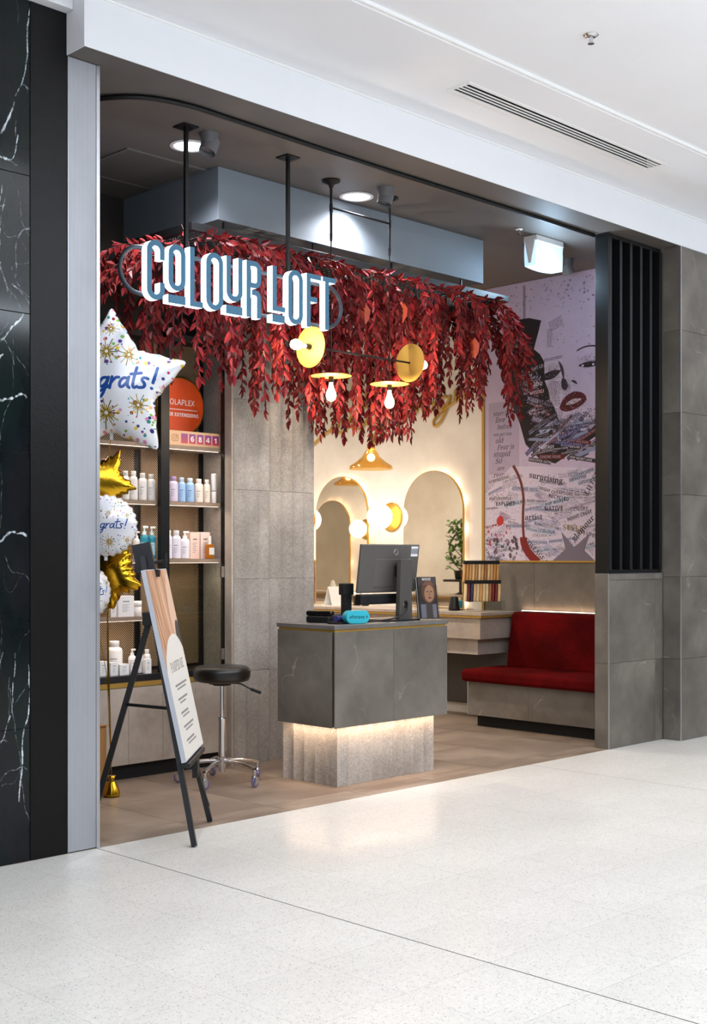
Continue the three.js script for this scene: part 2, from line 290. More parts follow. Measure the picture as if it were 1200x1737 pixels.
{
  const t = thing('slat_screen', 'tall black screen of upright slats standing on the tiled dwarf wall', 'screen', [5.06, 1.367, -0.066]);
  const H = CEIL - 1.372;
  mesh('back_board', box(-0.385, 0.382, 0, H, -0.06, -0.045), mat.slat, t);
  mesh('end_board', box(-0.398, -0.385, 0, H, -0.062, 0.06, 0.002), mat.slat, t);
  mesh('bottom_rail', box(-0.385, 0.382, 0, 0.03, -0.045, 0.045, 0.002), mat.slat, t);
  mesh('top_rail', box(-0.385, 0.382, H - 0.03, H, -0.045, 0.045, 0.002), mat.slat, t);
  for (let k = 0; k < 6; k++) { const x = -0.385 + 0.005 + k * 0.1466; mesh('slat', box(x, x + 0.033, 0.03, H - 0.03, -0.044, 0.06, 0.003), S({ color: 0x121214, roughness: 0.42 }), t); }
}

// ================================================================ THE SHOP SHELL
{
  const f = structGroup('floor_shop');
  mesh('bedding', box(-0.3, 6.0, -0.12, -0.01, -10.2, -0.001), mat.grout, f);
  const vs = []; for (let k = 0; k < 5; k++) { const g = box(0, 0.6665, -0.01, 0, -0.6665, 0); const uv = g.attributes.uv, du = R(0, 2), dv = R(0, 2); for (let i = 0; i < uv.count; i++) uv.setXY(i, uv.getX(i) + du, uv.getY(i) + dv); vs.push(g); }
  for (let i = -1; i < 9; i++) for (let j = -1; j < 5; j++) {
    const o = mesh('floor_tile', vs[(i * 3 + j * 2 + 20) % 5], mat.floorTile, f); const x = -0.01 + i * 0.67;
    if (j === -1) { o.position.set(x, 0, -0.0015); o.scale.z = 0.216 / 0.6665; } else o.position.set(x, 0, -0.22 - j * 0.67);
  }
  mesh('floor_slab', box(-0.3, 6.0, -0.01, 0, -10.2, -3.572), mat.floorTile, f);
}
{
  const c = structGroup('ceiling_shop');
  mesh('ceiling_board', box(-0.3, 5.9, CEIL, CEIL + 0.15, -10.2, -0.021), mat.dark, c);
  mesh('ceiling_board', box(-0.19, 5.45, CEIL - 0.0015, CEIL, -0.3, 0.157), mat.dark, c);
  // bulkhead
  mesh('bulkhead', box(1.48, 4.19, 3.684, CEIL - 0.002, -2.04, -0.87, 0.002), mat.bulk, c);
}
{ // access hatch in the dark ceiling
  const t = thing('access_hatch', 'square grey framed access hatch in the dark shop ceiling', 'hatch', [1.16, CEIL, -1.29]);
  const fr = [[-0.31, 0.31, 0.29, 0.31], [-0.31, 0.31, -0.31, -0.29], [-0.31, -0.29, -0.29, 0.29], [0.29, 0.31, -0.29, 0.29]].map(([a, b, c, d]) => box(a, b, -0.008, -0.001, c, d));
  mesh('frame', fr, S({ color: 0x6b6763, roughness: 0.5 }), t); mesh('panel', box(-0.286, 0.286, -0.005, -0.001, -0.286, 0.286), mat.dark, t);
}
{ // folding door track: straight along the front, turning inwards at the left
  const pts = [[4.64, -0.12], [3.3, -0.12], [2.0, -0.12], [1.0, -0.1], [0.62, -0.1], [0.4, -0.17], [0.27, -0.3], [0.19, -0.5], [0.17, -0.8], [0.17, -1.3], [0.17, -1.95]];
  const cv = new THREE.CatmullRomCurve3(pts.map(([x, z]) => V(x, CEIL - 0.017, z)), false, 'centripetal');
  const o = mesh('door_track', new THREE.TubeGeometry(cv, 90, 0.014, 6, false), mat.blackMetal); tag(o, 'black curved folding-door track along the dark shop ceiling', 'track');
}
struct('wall_shop_left', box(-0.3, -0.19, 0, CEIL, -2.2, -0.301), mat.black);
struct('wall_display', box(-0.19, 2.13, 0, CEIL, -2.2, -1.93), S({ color: 0x241e19, roughness: 0.8 }));
struct('wall_salon_left', box(1.55, 1.67, 0, CEIL, -10.0, -2.2), mat.lime);
struct('wall_salon_back', box(1.55, 5.9, 0, CEIL, -10.2, -10.0), mat.lime);
{ // right wall: lime wash by the mirrors, mural and tiled dado by the bench
  const w = structGroup('wall_salon_right');
  mesh('plaster', box(XR, XR + 0.2, 0, CEIL, -10.0, -2.045), mat.lime, w);
  mesh('core', box(XR + 0.012, XR + 0.2, 0, CEIL, -2.045, -0.02), mat.grout, w);
  tileFace(w, mat.slate, 'x', XR - 0.002, -2.03, -0.14, [0, 0.665, 1.445], [-1.45, -0.78]);
  tileFace(w, S({ map: paleTileMap, color: 0xc2a48c, roughness: 0.5 }), 'x', XR - 0.012, -7.5, -4.36, [0, 0.75, 1.445], [-4.75, -5.42, -6.09, -6.76]);
  mesh('trim_strip', box(XR - 0.012, XR, 1.0, CEIL, -2.058, -2.03), mat.goldPaint, w);
  mesh('trim_strip', box(XR - 0.012, XR + 0.01, 1.446, 1.462, -2.03, -0.14), mat.goldPaint, w);
  mesh('trim_strip', box(XR - 0.016, XR, 1.446, 1.462, -7.5, -4.36), mat.goldPaint, w);
}

// ---------------------------------------------------------------- mural: newspaper collage of a face (print)
const muralMap = canvasTex(1100, 1638, (g, w, h) => {
  g.fillStyle = '#c3b6d2'; g.fillRect(0, 0, w, h);
  for (let k = 0; k < 500; k++) { const c = 172 + R(-22, 30) | 0; g.fillStyle = `rgba(${c + 16},${c},${c + 22},0.10)`; g.beginPath(); g.ellipse(R(0, w), R(0, h), R(20, 120), R(20, 120), R(0, 3), 0, 7); g.fill(); }
  const fleck = (x0, y0, x1, y1, n, col, s = 6) => { for (let k = 0; k < n; k++) { g.fillStyle = col; g.globalAlpha = R(0.25, 0.8); g.beginPath(); g.ellipse(R(x0, x1), R(y0, y1), R(1, s), R(1, s * 1.4), R(0, 3), 0, 7); g.fill(); } g.globalAlpha = 1; };
  fleck(120, 10, 800, 220, 90, '#6b5c74', 6); fleck(440, 20, 1090, 160, 60, '#6a5b70', 9); fleck(500, 260, 800, 440, 40, '#7a6a80', 5);
  g.fillStyle = 'rgba(90,78,98,0.5)'; g.fillRect(288, 20, 18, 200);
  // words laid in blocks
  const words = ['SURPRISING', 'EXPLORE', 'ARTIST', 'CREATIVE', 'CENTRE', 'FANTASY', 'RECYCLED', 'LIFESTYLE', 'GLAMOUR', 'MYSTICAL', 'COLLAGE', 'LOVE', 'STYLE', 'WORLD', 'SECRET', 'NIGHT', 'YOUR', 'DISCOVER', 'POP', 'COLOUR'];
  const word = (s, x, y, a, size, col, font = 'sans-serif', st = 'bold') => { g.save(); g.translate(x, y); g.rotate(a); g.font = `${st} ${size}px ${font}`; g.fillStyle = col; g.fillText(s, 0, 0); g.restore(); };
  const strip = (x, y, a, ww, hh, bg, fg) => { g.save(); g.translate(x, y); g.rotate(a); g.fillStyle = bg; g.fillRect(0, 0, ww, hh); g.font = `bold ${hh * 0.8}px ${rnd() < 0.5 ? 'serif' : 'sans-serif'}`; g.fillStyle = fg; let s = ''; while (g.measureText(s).width < ww * 0.8) s += words[Math.floor(rnd() * words.length)] + ' '; g.save(); g.beginPath(); g.rect(0, 0, ww, hh); g.clip(); g.fillText(s, 3, hh * 0.78); g.restore(); g.restore(); };
  const lines = (x, y, ww, n, a, col) => { g.save(); g.translate(x, y); g.rotate(a); g.fillStyle = col; for (let i = 0; i < n; i++) { let xx = 0; while (xx < ww) { const q = R(4, 16); g.fillRect(xx, i * 9, q, 4); xx += q + 4; } } g.restore(); };
  // hair and shade: overlapping torn paper with print
  const torn = (pts, col) => { g.fillStyle = col; g.beginPath(); pts.forEach(([x, y], i) => i ? g.lineTo(x + R(-7, 7), y + R(-7, 7)) : g.moveTo(x, y)); g.fill(); };
  torn([[250, 215], [330, 222], [420, 235], [404, 300], [360, 400], [410, 440], [440, 480], [450, 600], [490, 690], [520, 760], [560, 860], [590, 900], [680, 912], [760, 900], [830, 850], [1000, 720], [1000, 800], [800, 940], [660, 1010], [520, 1080], [420, 1050], [300, 960], [260, 820], [200, 700], [160, 600], [110, 420], [190, 300]], '#1a151b');
  for (let k = 0; k < 46; k++) { const t = rnd(), x = 150 + t * 260 + R(-30, 60), y = 300 + t * 560 + R(-60, 60); strip(x, y, R(-0.5, 0.6), R(50, 130), R(20, 40), ['#1d181e', '#2a2028', '#4e1719', '#57546a', '#262b4a', '#241c24'][Math.floor(rnd() * 6)], ['#d8cfdc', '#b6abc0', '#8c8296', '#cfc6d6'][Math.floor(rnd() * 4)]); }
  for (let k = 0; k < 900; k++) { const t = rnd(); g.fillStyle = ['#c9bfd0', '#141014', '#7d7488', '#8e2226'][Math.floor(rnd() * 4)]; g.globalAlpha = 0.7; g.fillRect(190 + t * 260 + R(-70, 60), 300 + t * 560 + R(-90, 90), R(2, 11), R(2, 5)); } g.globalAlpha = 1;
  for (let k = 0; k < 60; k++) strip(R(300, 700), R(850, 1060), R(-0.8, 0.2), R(70, 200), R(14, 28), ['#1a151a', '#3c3f6e', '#5e191c', '#4b4460', '#7f8fb4', '#241d24', '#2b2530'][Math.floor(rnd() * 7)], ['#cfc6d6', '#988da2'][Math.floor(rnd() * 2)]);
  for (let k = 0; k < 500; k++) { const t = rnd(); g.fillStyle = rnd() < 0.7 ? '#2a232c' : '#5a5062'; g.globalAlpha = 0.55; g.fillRect(480 + t * 330 + R(-30, 30), 870 + R(-46, 40) - t * t * 60, R(2, 9), R(2, 6)); } g.globalAlpha = 1;
  // features of a generic printed face
  g.save(); g.strokeStyle = '#3a2f3c'; g.lineCap = 'round';
  g.lineWidth = 9; g.beginPath(); g.moveTo(672, 446); g.quadraticCurveTo(745, 412, 830, 446); g.stroke();
  g.fillStyle = '#1b141c'; g.beginPath(); g.moveTo(676, 534); g.quadraticCurveTo(740, 500, 850, 528); g.quadraticCurveTo(760, 566, 676, 534); g.fill();
  g.fillStyle = '#d9cfe0'; g.beginPath(); g.ellipse(708, 535, 9, 6, 0, 0, 7); g.ellipse(778, 535, 8, 6, 0, 0, 7); g.fill();
  g.fillStyle = '#c9bdd2'; g.beginPath(); g.moveTo(440, 500); g.lineTo(560, 480); g.lineTo(590, 600); g.lineTo(560, 740); g.lineTo(540, 800); g.lineTo(480, 700); g.fill();
  lines(470, 600, 90, 16, 0.1, 'rgba(60,50,64,0.55)'); lines(500, 760, 70, 16, 0.1, 'rgba(60,50,64,0.6)');
  g.fillStyle = '#231a24'; g.beginPath(); g.moveTo(436, 560); g.quadraticCurveTo(490, 530, 560, 545); g.quadraticCurveTo(520, 600, 440, 592); g.fill();
  g.fillStyle = '#3f3541'; g.beginPath(); g.moveTo(540, 490); g.quadraticCurveTo(590, 520, 580, 610); g.quadraticCurveTo(560, 560, 540, 490); g.fill();
  g.fillStyle = '#2c222c'; g.beginPath(); g.moveTo(566, 590); g.quadraticCurveTo(548, 660, 586, 662); g.quadraticCurveTo(624, 652, 590, 600); g.fill();
  g.beginPath(); g.moveTo(628, 610); g.quadraticCurveTo(662, 606, 672, 636); g.quadraticCurveTo(650, 634, 628, 610); g.fill();
  g.fillStyle = '#52161c'; g.beginPath(); g.moveTo(548, 760); g.quadraticCurveTo(570, 690, 650, 676); g.quadraticCurveTo(730, 680, 734, 730); g.quadraticCurveTo(690, 780, 600, 786); g.quadraticCurveTo(560, 784, 548, 760); g.fill();
  g.fillStyle = '#d3c6d2'; g.beginPath(); g.moveTo(590, 746); g.quadraticCurveTo(640, 700, 700, 722); g.quadraticCurveTo(650, 758, 590, 746); g.fill();
  for (let k = 0; k < 26; k++) { g.fillStyle = rnd() < 0.6 ? '#2a0d10' : '#b9585a'; g.fillRect(R(560, 715), R(690, 775), R(4, 14), R(2, 6)); }
  g.restore();
  for (let k = 0; k < 900; k++) { const x = R(430, 850), y = R(470, 800), n = Math.min(Math.hypot((x - 500) / 1.2, y - 570), Math.hypot(x - 600, y - 640), Math.hypot((x - 640) / 1.6, y - 735), Math.hypot((x - 760) / 1.5, y - 530)); if (n < 62) { g.fillStyle = rnd() < 0.5 ? '#4a3f4c' : '#c3b6d2'; g.globalAlpha = 0.6; g.fillRect(x, y, R(2, 9), R(2, 4)); } } g.globalAlpha = 1;
  const halftone = (cx, cy, rx, ry, n, col) => { g.fillStyle = col; for (let k = 0; k < n; k++) { const a = R(0, 6.283), q = Math.sqrt(rnd()) * (0.4 + 0.6 * rnd()); g.globalAlpha = R(0.2, 0.55); g.fillRect(cx + Math.cos(a) * rx * q, cy + Math.sin(a) * ry * q, R(2, 6), R(2, 5)); } g.globalAlpha = 1; };
  halftone(500, 640, 60, 130, 420, '#6a5c70'); halftone(650, 812, 70, 26, 260, '#5d5064'); halftone(590, 640, 50, 60, 260, '#4c4052'); halftone(760, 500, 110, 34, 260, '#75677c'); halftone(500, 520, 80, 40, 260, '#5d5064'); halftone(560, 850, 110, 60, 500, '#3c323f'); halftone(780, 880, 120, 46, 420, '#4a3f4c'); halftone(640, 735, 110, 62, 240, '#3a1a20');
  lines(440, 470, 120, 2, -0.07, '#3a3040'); lines(470, 262, 90, 7, -0.35, 'rgba(80,70,86,0.75)'); lines(462, 300, 34, 12, 0.02, 'rgba(80,70,86,0.75)');
  // quotation
  g.fillStyle = 'rgba(120,112,128,0.28)'; g.fillRect(30, 690, 230, 430);
  'start to|live|before|we get too|old|Fear is|stupid|So|are|regrets'.split('|').forEach((s, i) => word(s, 66 + (i % 3) * 14, 770 + i * 41, 0, [34, 42, 36, 28, 40, 40, 42, 44, 34, 38][i], '#2b2430', 'serif', 'italic'));
  // clothing: white paper with print, red strap, star
  g.fillStyle = 'rgba(214,204,220,0.75)'; g.beginPath(); g.moveTo(0, 1240); g.lineTo(200, 1080); g.lineTo(420, 1090); g.lineTo(800, 1120); g.lineTo(1100, 1000); g.lineTo(1100, 1638); g.lineTo(0, 1638); g.fill();
  for (let k = 0; k < 60; k++) lines(R(10, 1000), R(1120, 1610), R(40, 130), Math.floor(R(2, 6)), R(-0.6, 0.6), `rgba(${R(40, 120) | 0},${R(36, 100) | 0},${R(50, 130) | 0},0.55)`);
  for (let k = 0; k < 70; k++) strip(R(0, 1000), R(1150, 1600), R(-0.35, 0.3), R(90, 220), R(18, 34), ['#b3b4cf', '#cbc2d4', '#a9abc6', '#b6c0d6', '#c6bccb', '#c3b9cc', '#d5cbd8'][Math.floor(rnd() * 7)], ['#2a2330', '#5a5062', '#41384a'][k % 3]);
  for (let k = 0; k < 1500; k++) { g.fillStyle = rnd() < 0.85 ? '#4a4152' : '#7d2a2c'; g.globalAlpha = 0.5; g.fillRect(R(0, 1000), R(1130, 1638), R(2, 10), R(1, 4)); } g.globalAlpha = 1;
  fleck(30, 1240, 240, 1290, 50, '#5c5062', 4); fleck(10, 1500, 250, 1638, 70, '#2a1418', 13); fleck(10, 1420, 200, 1560, 30, '#a01e1e', 10);
  g.strokeStyle = '#6b2a22'; g.lineWidth = 18; g.beginPath(); g.moveTo(215, 1075); g.quadraticCurveTo(290, 1170, 292, 1290); g.quadraticCurveTo(280, 1440, 300, 1540); g.stroke();
  g.strokeStyle = '#7e1715'; g.lineWidth = 50; g.beginPath(); g.moveTo(290, 1500); g.quadraticCurveTo(290, 1580, 400, 1650); g.stroke();
  g.fillStyle = '#b8302e'; g.beginPath(); g.ellipse(118, 1400, 26, 30, 0.4, 0, 7); g.fill();
  g.fillStyle = '#77707f'; g.beginPath(); [[560, 1470], [650, 1560], [760, 1480], [720, 1580], [790, 1638], [500, 1638], [590, 1570]].forEach(([x, y], i) => i ? g.lineTo(x, y) : g.moveTo(x, y)); g.fill();
  word('EXPLORE', 84, 1310, 0, 34, '#241c26'); word('surprising', 330, 1150, 0.2, 46, '#2b2430', 'serif'); word('RECYCLED', 470, 1270, 0.2, 30, '#2b2430'); word('CENTRE', 620, 1355, 0, 34, '#6d6476'); word('NATIVE', 440, 1350, 0, 38, '#2b2430');
  word('artist', 300, 1400, 0, 46, '#3a3240', 'serif'); word('STYLE', 570, 1460, 0.1, 44, '#8a7448', 'serif'); word('glamour', 650, 1530, -0.75, 44, '#2b2430', 'serif'); word('COLLAGE OF', 300, 1520, 0.75, 36, '#2b2430', 'serif'); word('FANTASY', 400, 990, 0, 26, '#d5ccda'); word('LIFESTYLE', 740, 1270, -1.0, 40, '#3a3240', 'serif'); word('YOU', 360, 620, 0, 34, '#d8d0de');
});
{
  const g = new THREE.PlaneGeometry(1.725, CEIL - 1.462); const m = struct('wall_mural', box(XR - 0.0005, XR + 0.0115, 1.462, CEIL - 0.003, -2.03, -0.14), S({ map: muralMap, roughness: 0.75 }));
  const p = m.geometry.attributes.position, uv = m.geometry.attributes.uv; for (let i = 0; i < uv.count; i++) uv.setXY(i, (p.getZ(i) + 2.03) / 1.725, (p.getY(i) - 1.462) / (CEIL - 1.465));
}

// ---------------------------------------------------------------- mirrors with light behind them
function archShape(w, h) { const s = new THREE.Shape(), r = w / 2; s.moveTo(-r, 0); s.lineTo(r, 0); s.lineTo(r, h - r); s.absarc(0, h - r, r, 0, PI, false); s.lineTo(-r, 0); return s; }
function archMirror(zc, wallX, side, label, lit) {      // side -1: looks towards -x, +1: towards +x
  const y0 = 1.0, W = 0.775, H = 1.34, t = thing('arch_mirror', label, 'mirror', [wallX + side * 0.04, y0, zc], side * PI / 2, 'arched mirrors of the salon');
  const e = new THREE.ExtrudeGeometry(archShape(W, H), { depth: 0.022, bevelEnabled: false, curveSegments: 28 }); mesh('rim', boxUV(e), mat.brass, t);
  const gl = new THREE.ExtrudeGeometry(archShape(W - 0.012, H - 0.012), { depth: 0.003, bevelEnabled: false, curveSegments: 28 }); gl.translate(0, 0.006, 0.0205); mesh('glass', gl.toNonIndexed(), mat.mirror, t);
  const pts = [], r = W / 2 - 0.05; for (let i = 0; i <= 4; i++) pts.push([-r, 0.06 + i * (H - W / 2 - 0.06) / 5, -0.012]); for (let i = 0; i <= 12; i++) { const a = PI - i * PI / 12; pts.push([r * Math.cos(a), H - W / 2 + r * Math.sin(a), -0.012]); } for (let i = 4; i >= 0; i--) pts.push([r, 0.06 + i * (H - W / 2 - 0.06) / 5, -0.012]);
  mesh('light_strip', tube(pts, 0.006, 90, 6), mat.led, t);
  if (lit) for (let i = 0; i < pts.length; i += 2) { const [px, py] = pts[i]; pointLight('mirror_glow', 0xffecd8, 0.075, [wallX + side * 0.02, y0 + py, zc + (side < 0 ? px : -px)], 0.35); }
  return t;
}
archMirror(-2.633, XR, -1, 'backlit arched mirror nearest the gold wall strip, right of the globe lamp', true);
archMirror(-3.912, XR, -1, 'backlit arched mirror left of the globe lamp, beside the stone column', true);
archMirror(-5.19, XR, -1, 'arched mirror deep in the salon behind the stone column', false);
archMirror(-8.035, 1.67, 1, 'arched mirror on the far wall, seen inside another mirror', true);

function globeSconce(z, wallX, side, label) {
  const t = thing('globe_sconce', label, 'lamp', [wallX, 1.9, z], side * PI / 2, 'globe wall lamps');
  const d = lathe([[0, 0], [0.142, 0], [0.145, 0.004], [0.145, 0.016], [0.138, 0.02], [0, 0.02]], 40); d.rotateX(PI / 2); mesh('backplate', d, mat.brass, t);
  mesh('neck', rod([0, 0, 0.02], [0, 0, 0.06], 0.02, 16), mat.brass, t);
  mesh('globe', sph(0.13, 0, 0, 0.178, 36, 24), mat.globe, t);
  pointLight('globe_light', 0xfff0e0, 0.36, [wallX + side * 0.178, 1.9, z], 4);
}
globeSconce(-3.24, XR, -1, 'glowing white globe lamp on a brass disc between the arched mirrors');
globeSconce(-4.52, XR, -1, 'globe lamp deeper in the salon, half hidden by the stone column');
globeSconce(-7.36, 1.67, 1, 'globe lamp on the far wall, right of the mirror seen in the mirror');
globeSconce(-8.72, 1.67, 1, 'globe lamp on the far wall, left of the mirror seen in the mirror');

// gold script on the cream wall: two words of handwriting in bent tube
{
  const t = thing('wall_script', 'gold handwritten script lettering on the cream wall under the leaves', 'sign', [XR - 0.018, 2.7, -3.3]);
  const P3 = (l) => l.map(([z, y]) => [0, y - 2.7, z + 3.3]);
  const strokes = [
    [[-4.46, 2.70], [-4.37, 2.72], [-4.25, 2.79], [-4.13, 2.84], [-4.05, 2.86]],
    [[-4.12, 2.82], [-4.06, 2.94], [-4.0, 2.98], [-3.99, 2.9], [-4.03, 2.83], [-3.96, 2.81], [-3.88, 2.86], [-3.85, 2.95], [-3.87, 2.84], [-3.8, 2.97], [-3.77, 2.93], [-3.79, 2.84], [-3.72, 2.86]],
    [[-3.58, 3.2], [-3.65, 3.02], [-3.73, 2.86], [-3.69, 2.82], [-3.6, 2.88], [-3.56, 2.97], [-3.58, 2.88], [-3.52, 2.86], [-3.44, 2.95]], [[-3.82, 2.99], [-3.66, 3.04], [-3.5, 3.05]],
    [[-3.44, 2.97], [-3.43, 2.89], [-3.37, 2.88], [-3.27, 3.02], [-3.3, 2.9], [-3.38, 2.74], [-3.45, 2.66], [-3.49, 2.7], [-3.4, 2.82], [-3.22, 2.93], [-3.1, 3.0]],
    [[-2.98, 2.9], [-2.93, 3.02], [-2.9, 2.93], [-2.84, 3.04], [-2.8, 2.94], [-2.76, 2.95]],
    [[-2.66, 3.0], [-2.72, 3.02], [-2.79, 2.96], [-2.77, 2.91], [-2.69, 2.94], [-2.64, 3.03], [-2.67, 2.94], [-2.61, 2.94], [-2.55, 3.0]],
    [[-2.46, 3.04], [-2.53, 3.06], [-2.59, 3.0], [-2.56, 2.95], [-2.49, 2.98], [-2.44, 3.07], [-2.49, 2.94], [-2.58, 2.81], [-2.65, 2.78], [-2.66, 2.83], [-2.56, 2.91], [-2.4, 2.99], [-2.2, 3.06]],
    [[-2.4, 3.02], [-2.31, 3.08], [-2.32, 3.13], [-2.38, 3.1], [-2.37, 3.03], [-2.3, 3.03], [-2.2, 3.12]],
  ];
  for (const s of strokes) mesh('stroke', tube(P3(s), 0.0125, s.length * 6, 8), mat.goldPaint, t);
}

// ---------------------------------------------------------------- salon bench along the mirrors
{
  const t = thing('salon_desk', 'long pale wall desk with gold edge under the arched mirrors', 'desk', [5.36, 0, -4.3]);
  const L0 = -2.7, L1 = 2.68;
  mesh('worktop', box(-0.28, 0.268, 0.968, 0.996, L0, L1, 0.002), mat.paleTile, t);
  mesh('gold_edge', box(-0.275, 0.268, 0.948, 0.968, L0, L1 - 0.005), mat.goldPaint, t);
  mesh('body', box(-0.25, 0.268, 0.755, 0.948, L0, L1 - 0.035, 0.002), mat.paleTile, t);
  mesh('cable_box', box(-0.19, 0.268, 0.61, 0.755, L0, L1 - 0.11, 0.002), mat.paleTile, t);
  mesh('back_panel', box(0.235, 0.268, 0.1, 0.61, L0, L1 - 0.02), S({ color: 0x4b4744, roughness: 0.7 }), t);
  mesh('socket', box(-0.215, -0.19, 0.635, 0.705, 1.92, 2.08, 0.004), mat.black, t);
}
{ // station desk on the opposite wall, seen only in the mirrors
  const t = thing('side_station', 'pale wall desk across the salon, seen in the mirrors', 'desk', [1.95, 0, -6.6]);
  mesh('worktop', box(-0.275, 0.3, 0.968, 0.996, -2.6, 2.2, 0.002), mat.paleTile, t); mesh('gold_edge', box(-0.275, 0.295, 0.948, 0.968, -2.6, 2.195), mat.goldPaint, t); mesh('body', box(-0.275, 0.27, 0.7, 0.948, -2.6, 2.2), mat.paleTile, t);
}
const leafGreen = [0x3d5f22, 0x4f7a2c, 0x6a8f3e].map((c) => S({ color: c, roughness: 0.5 }));
{ // potted plant with a hoop, on that desk
  const t = thing('potted_plant', 'leafy green plant on a black tray, seen in the right arched mirror', 'plant', [2.06, 0.996, -5.24]);
  mesh('tray', box(-0.1, 0.1, 0.17, 0.2, -0.22, 0.2, 0.004), mat.black, t); mesh('foot', [cyl(0.09, 0.03, 0, 0.03), cyl(0.02, 0.02, 0.03, 0.17)], mat.black, t);
  mesh('pot', lathe([[0, 0.2], [0.07, 0.2], [0.09, 0.32], [0.08, 0.32], [0, 0.31]], 20), mat.black, t);
  mesh('hoop', new THREE.TorusGeometry(0.22, 0.012, 8, 40).rotateY(PI / 2).translate(0, 0.6, 0.03).toNonIndexed(), mat.black, t);
  mesh('stem', [tube([[0, 0.3, 0], [0.01, 0.5, 0.03], [-0.01, 0.72, 0], [0, 0.95, 0.02]], 0.008, 16, 6), tube([[0, 0.32, 0], [0.02, 0.42, -0.1], [0, 0.5, -0.2]], 0.006, 12, 6), tube([[0, 0.5, 0.02], [0, 0.62, -0.12], [0, 0.7, -0.2]], 0.006, 12, 6)], S({ color: 0x4a3a28, roughness: 0.8 }), t);
  const lg = []; for (let k = 0; k < 3; k++) { const list = []; lg.push(list); }
  for (let k = 0; k < 190; k++) { const g = new THREE.SphereGeometry(1, 6, 4).toNonIndexed(); g.scale(0.022, 0.004, 0.052); g.rotateX(R(-1, 1)); g.rotateY(R(0, 6.28)); const low = rnd() < 0.22; g.translate(R(-0.07, 0.07), low ? R(0.33, 0.5) : R(0.55, 0.98), low ? R(-0.22, 0.05) : R(-0.2, 0.16)); lg[k % 3].push(g); }
  lg.forEach((l, i) => { const o = mesh('leaves', l, leafGreen[i], t); o.userData.kind = 'stuff'; });
}
// small things on the salon desk
{
  const t = thing('hair_dye_swatches', 'clear stand of blonde, brown and red hair colour swatches on the desk end', 'swatch stand', [5.36, 0.996, -1.83], -0.55);
  mesh('stand', [box(-0.19, 0.19, 0, 0.012, -0.1, 0.1, 0.002), box(-0.19, 0.19, 0.012, 0.1, 0.085, 0.092)], mat.acrylic, t);
  const bk = box(-0.19, 0.19, 0, 0.47, -0.004, 0.004); bk.rotateX(-0.16); bk.translate(0, 0.01, 0.0); mesh('back', bk, mat.acrylic, t);
  const cols = [0xd9a765, 0xe6c288, 0xc48d50, 0xa4713f, 0x6d482c, 0xecd2a0, 0x6e1c1c, 0x2c2f55, 0x3a2417, 0xd39a52, 0xa46c34, 0x7a1a1c].map((c) => S({ color: c, roughness: 0.45 }));
  for (let r = 0; r < 2; r++) {
    const yt = r ? 0.28 : 0.46, zt = r ? -0.02 : -0.06; mesh('clip_rail', box(-0.175, 0.175, yt - 0.026, yt + 0.006, zt + 0.004, zt + 0.04, 0.003), mat.black, t);
    for (let k = 0; k < 12; k++) { const x = -0.162 + k * 0.0295; const o = mesh('hair_swatch', tube([[x, yt - 0.02, zt + 0.02], [x - 0.004, yt - 0.07, zt + 0.034], [x - 0.012, yt - 0.13, zt + 0.05], [x - 0.018, yt - 0.19, zt + 0.056]], 0.0155, 8, 6), cols[(r ? [5, 6, 7, 1, 5, 0, 5, 5, 3, 11, 6, 1] : [0, 9, 0, 1, 2, 5, 0, 3, 1, 0, 2, 9])[k]], t); }
  }
}
{
  const t = thing('hair_diffuser', 'black cone-shaped dryer nozzle on the salon desk', 'nozzle', [5.3, 0.996, -2.12]); mesh('cone', lathe([[0, 0], [0.052, 0], [0.055, 0.02], [0.036, 0.125], [0.032, 0.13], [0, 0.13]], 20), mat.black, t);
  const o = mesh('desk_cable', tube([[5.3, 1.0, -2.0], [5.36, 1.006, -1.98], [5.42, 1.0, -2.1], [5.36, 1.01, -2.2], [5.45, 1.0, -2.25], [5.5, 1.002, -2.05]], 0.005, 40, 6), mat.black); tag(o, 'thin black cable coiled on the salon desk beside the swatch stand', 'cable');
  const b = thing('blue_bottle', 'small blue spray bottle on the salon desk behind the brochure', 'bottle', [5.32, 0.996, -2.5]); mesh('body', lathe([[0, 0], [0.03, 0], [0.03, 0.06], [0.02, 0.075], [0, 0.075]], 16), S({ color: 0x2a9fc0, roughness: 0.3 }), b); mesh('cap', cyl(0.012, 0.012, 0.075, 0.1, 0, 0, 12), mat.whitePlain, b);
  const d = thing('white_dryer', 'pale grey tapered dispenser on the salon desk by the stone column', 'dispenser', [5.35, 0.996, -4.27]); mesh('body', lathe([[0, 0], [0.06, 0], [0.055, 0.12], [0.018, 0.24], [0, 0.25]], 18), mat.whitePlain, d);
  const k = thing('product_caddy', 'white folded card holder on the salon desk left of the monitor', 'card holder', [5.36, 0.996, -3.78]); mesh('base_card', box(-0.1, 0.1, 0, 0.004, -0.1, 0.1), mat.whitePlain, k); const c1 = box(-0.1, 0.1, 0, 0.2, -0.002, 0.002); c1.rotateX(-0.3); c1.translate(0, 0.004, 0.06); mesh('front_card', c1, mat.whitePlain, k); const c2 = box(-0.1, 0.1, 0, 0.2, -0.002, 0.002); c2.rotateX(0.3); c2.translate(0, 0.004, -0.06); mesh('back_card', c2, mat.whitePlain, k);
  for (const [z, l] of [[-3.62, 'left'], [-3.5, 'right']]) { const j = thing('cosmetic_jar', `small white lidded jar on the salon desk, ${l} one of the pair behind the monitor`, 'jar', [5.52, 0.996, z], 0, 'white jars on the salon desk'); mesh('body', lathe([[0, 0], [0.036, 0], [0.036, 0.1], [0, 0.1]], 16), mat.black, j); mesh('lid', lathe([[0, 0.1], [0.04, 0.1], [0.04, 0.14], [0, 0.14]], 16), mat.whitePlain, j); }
}

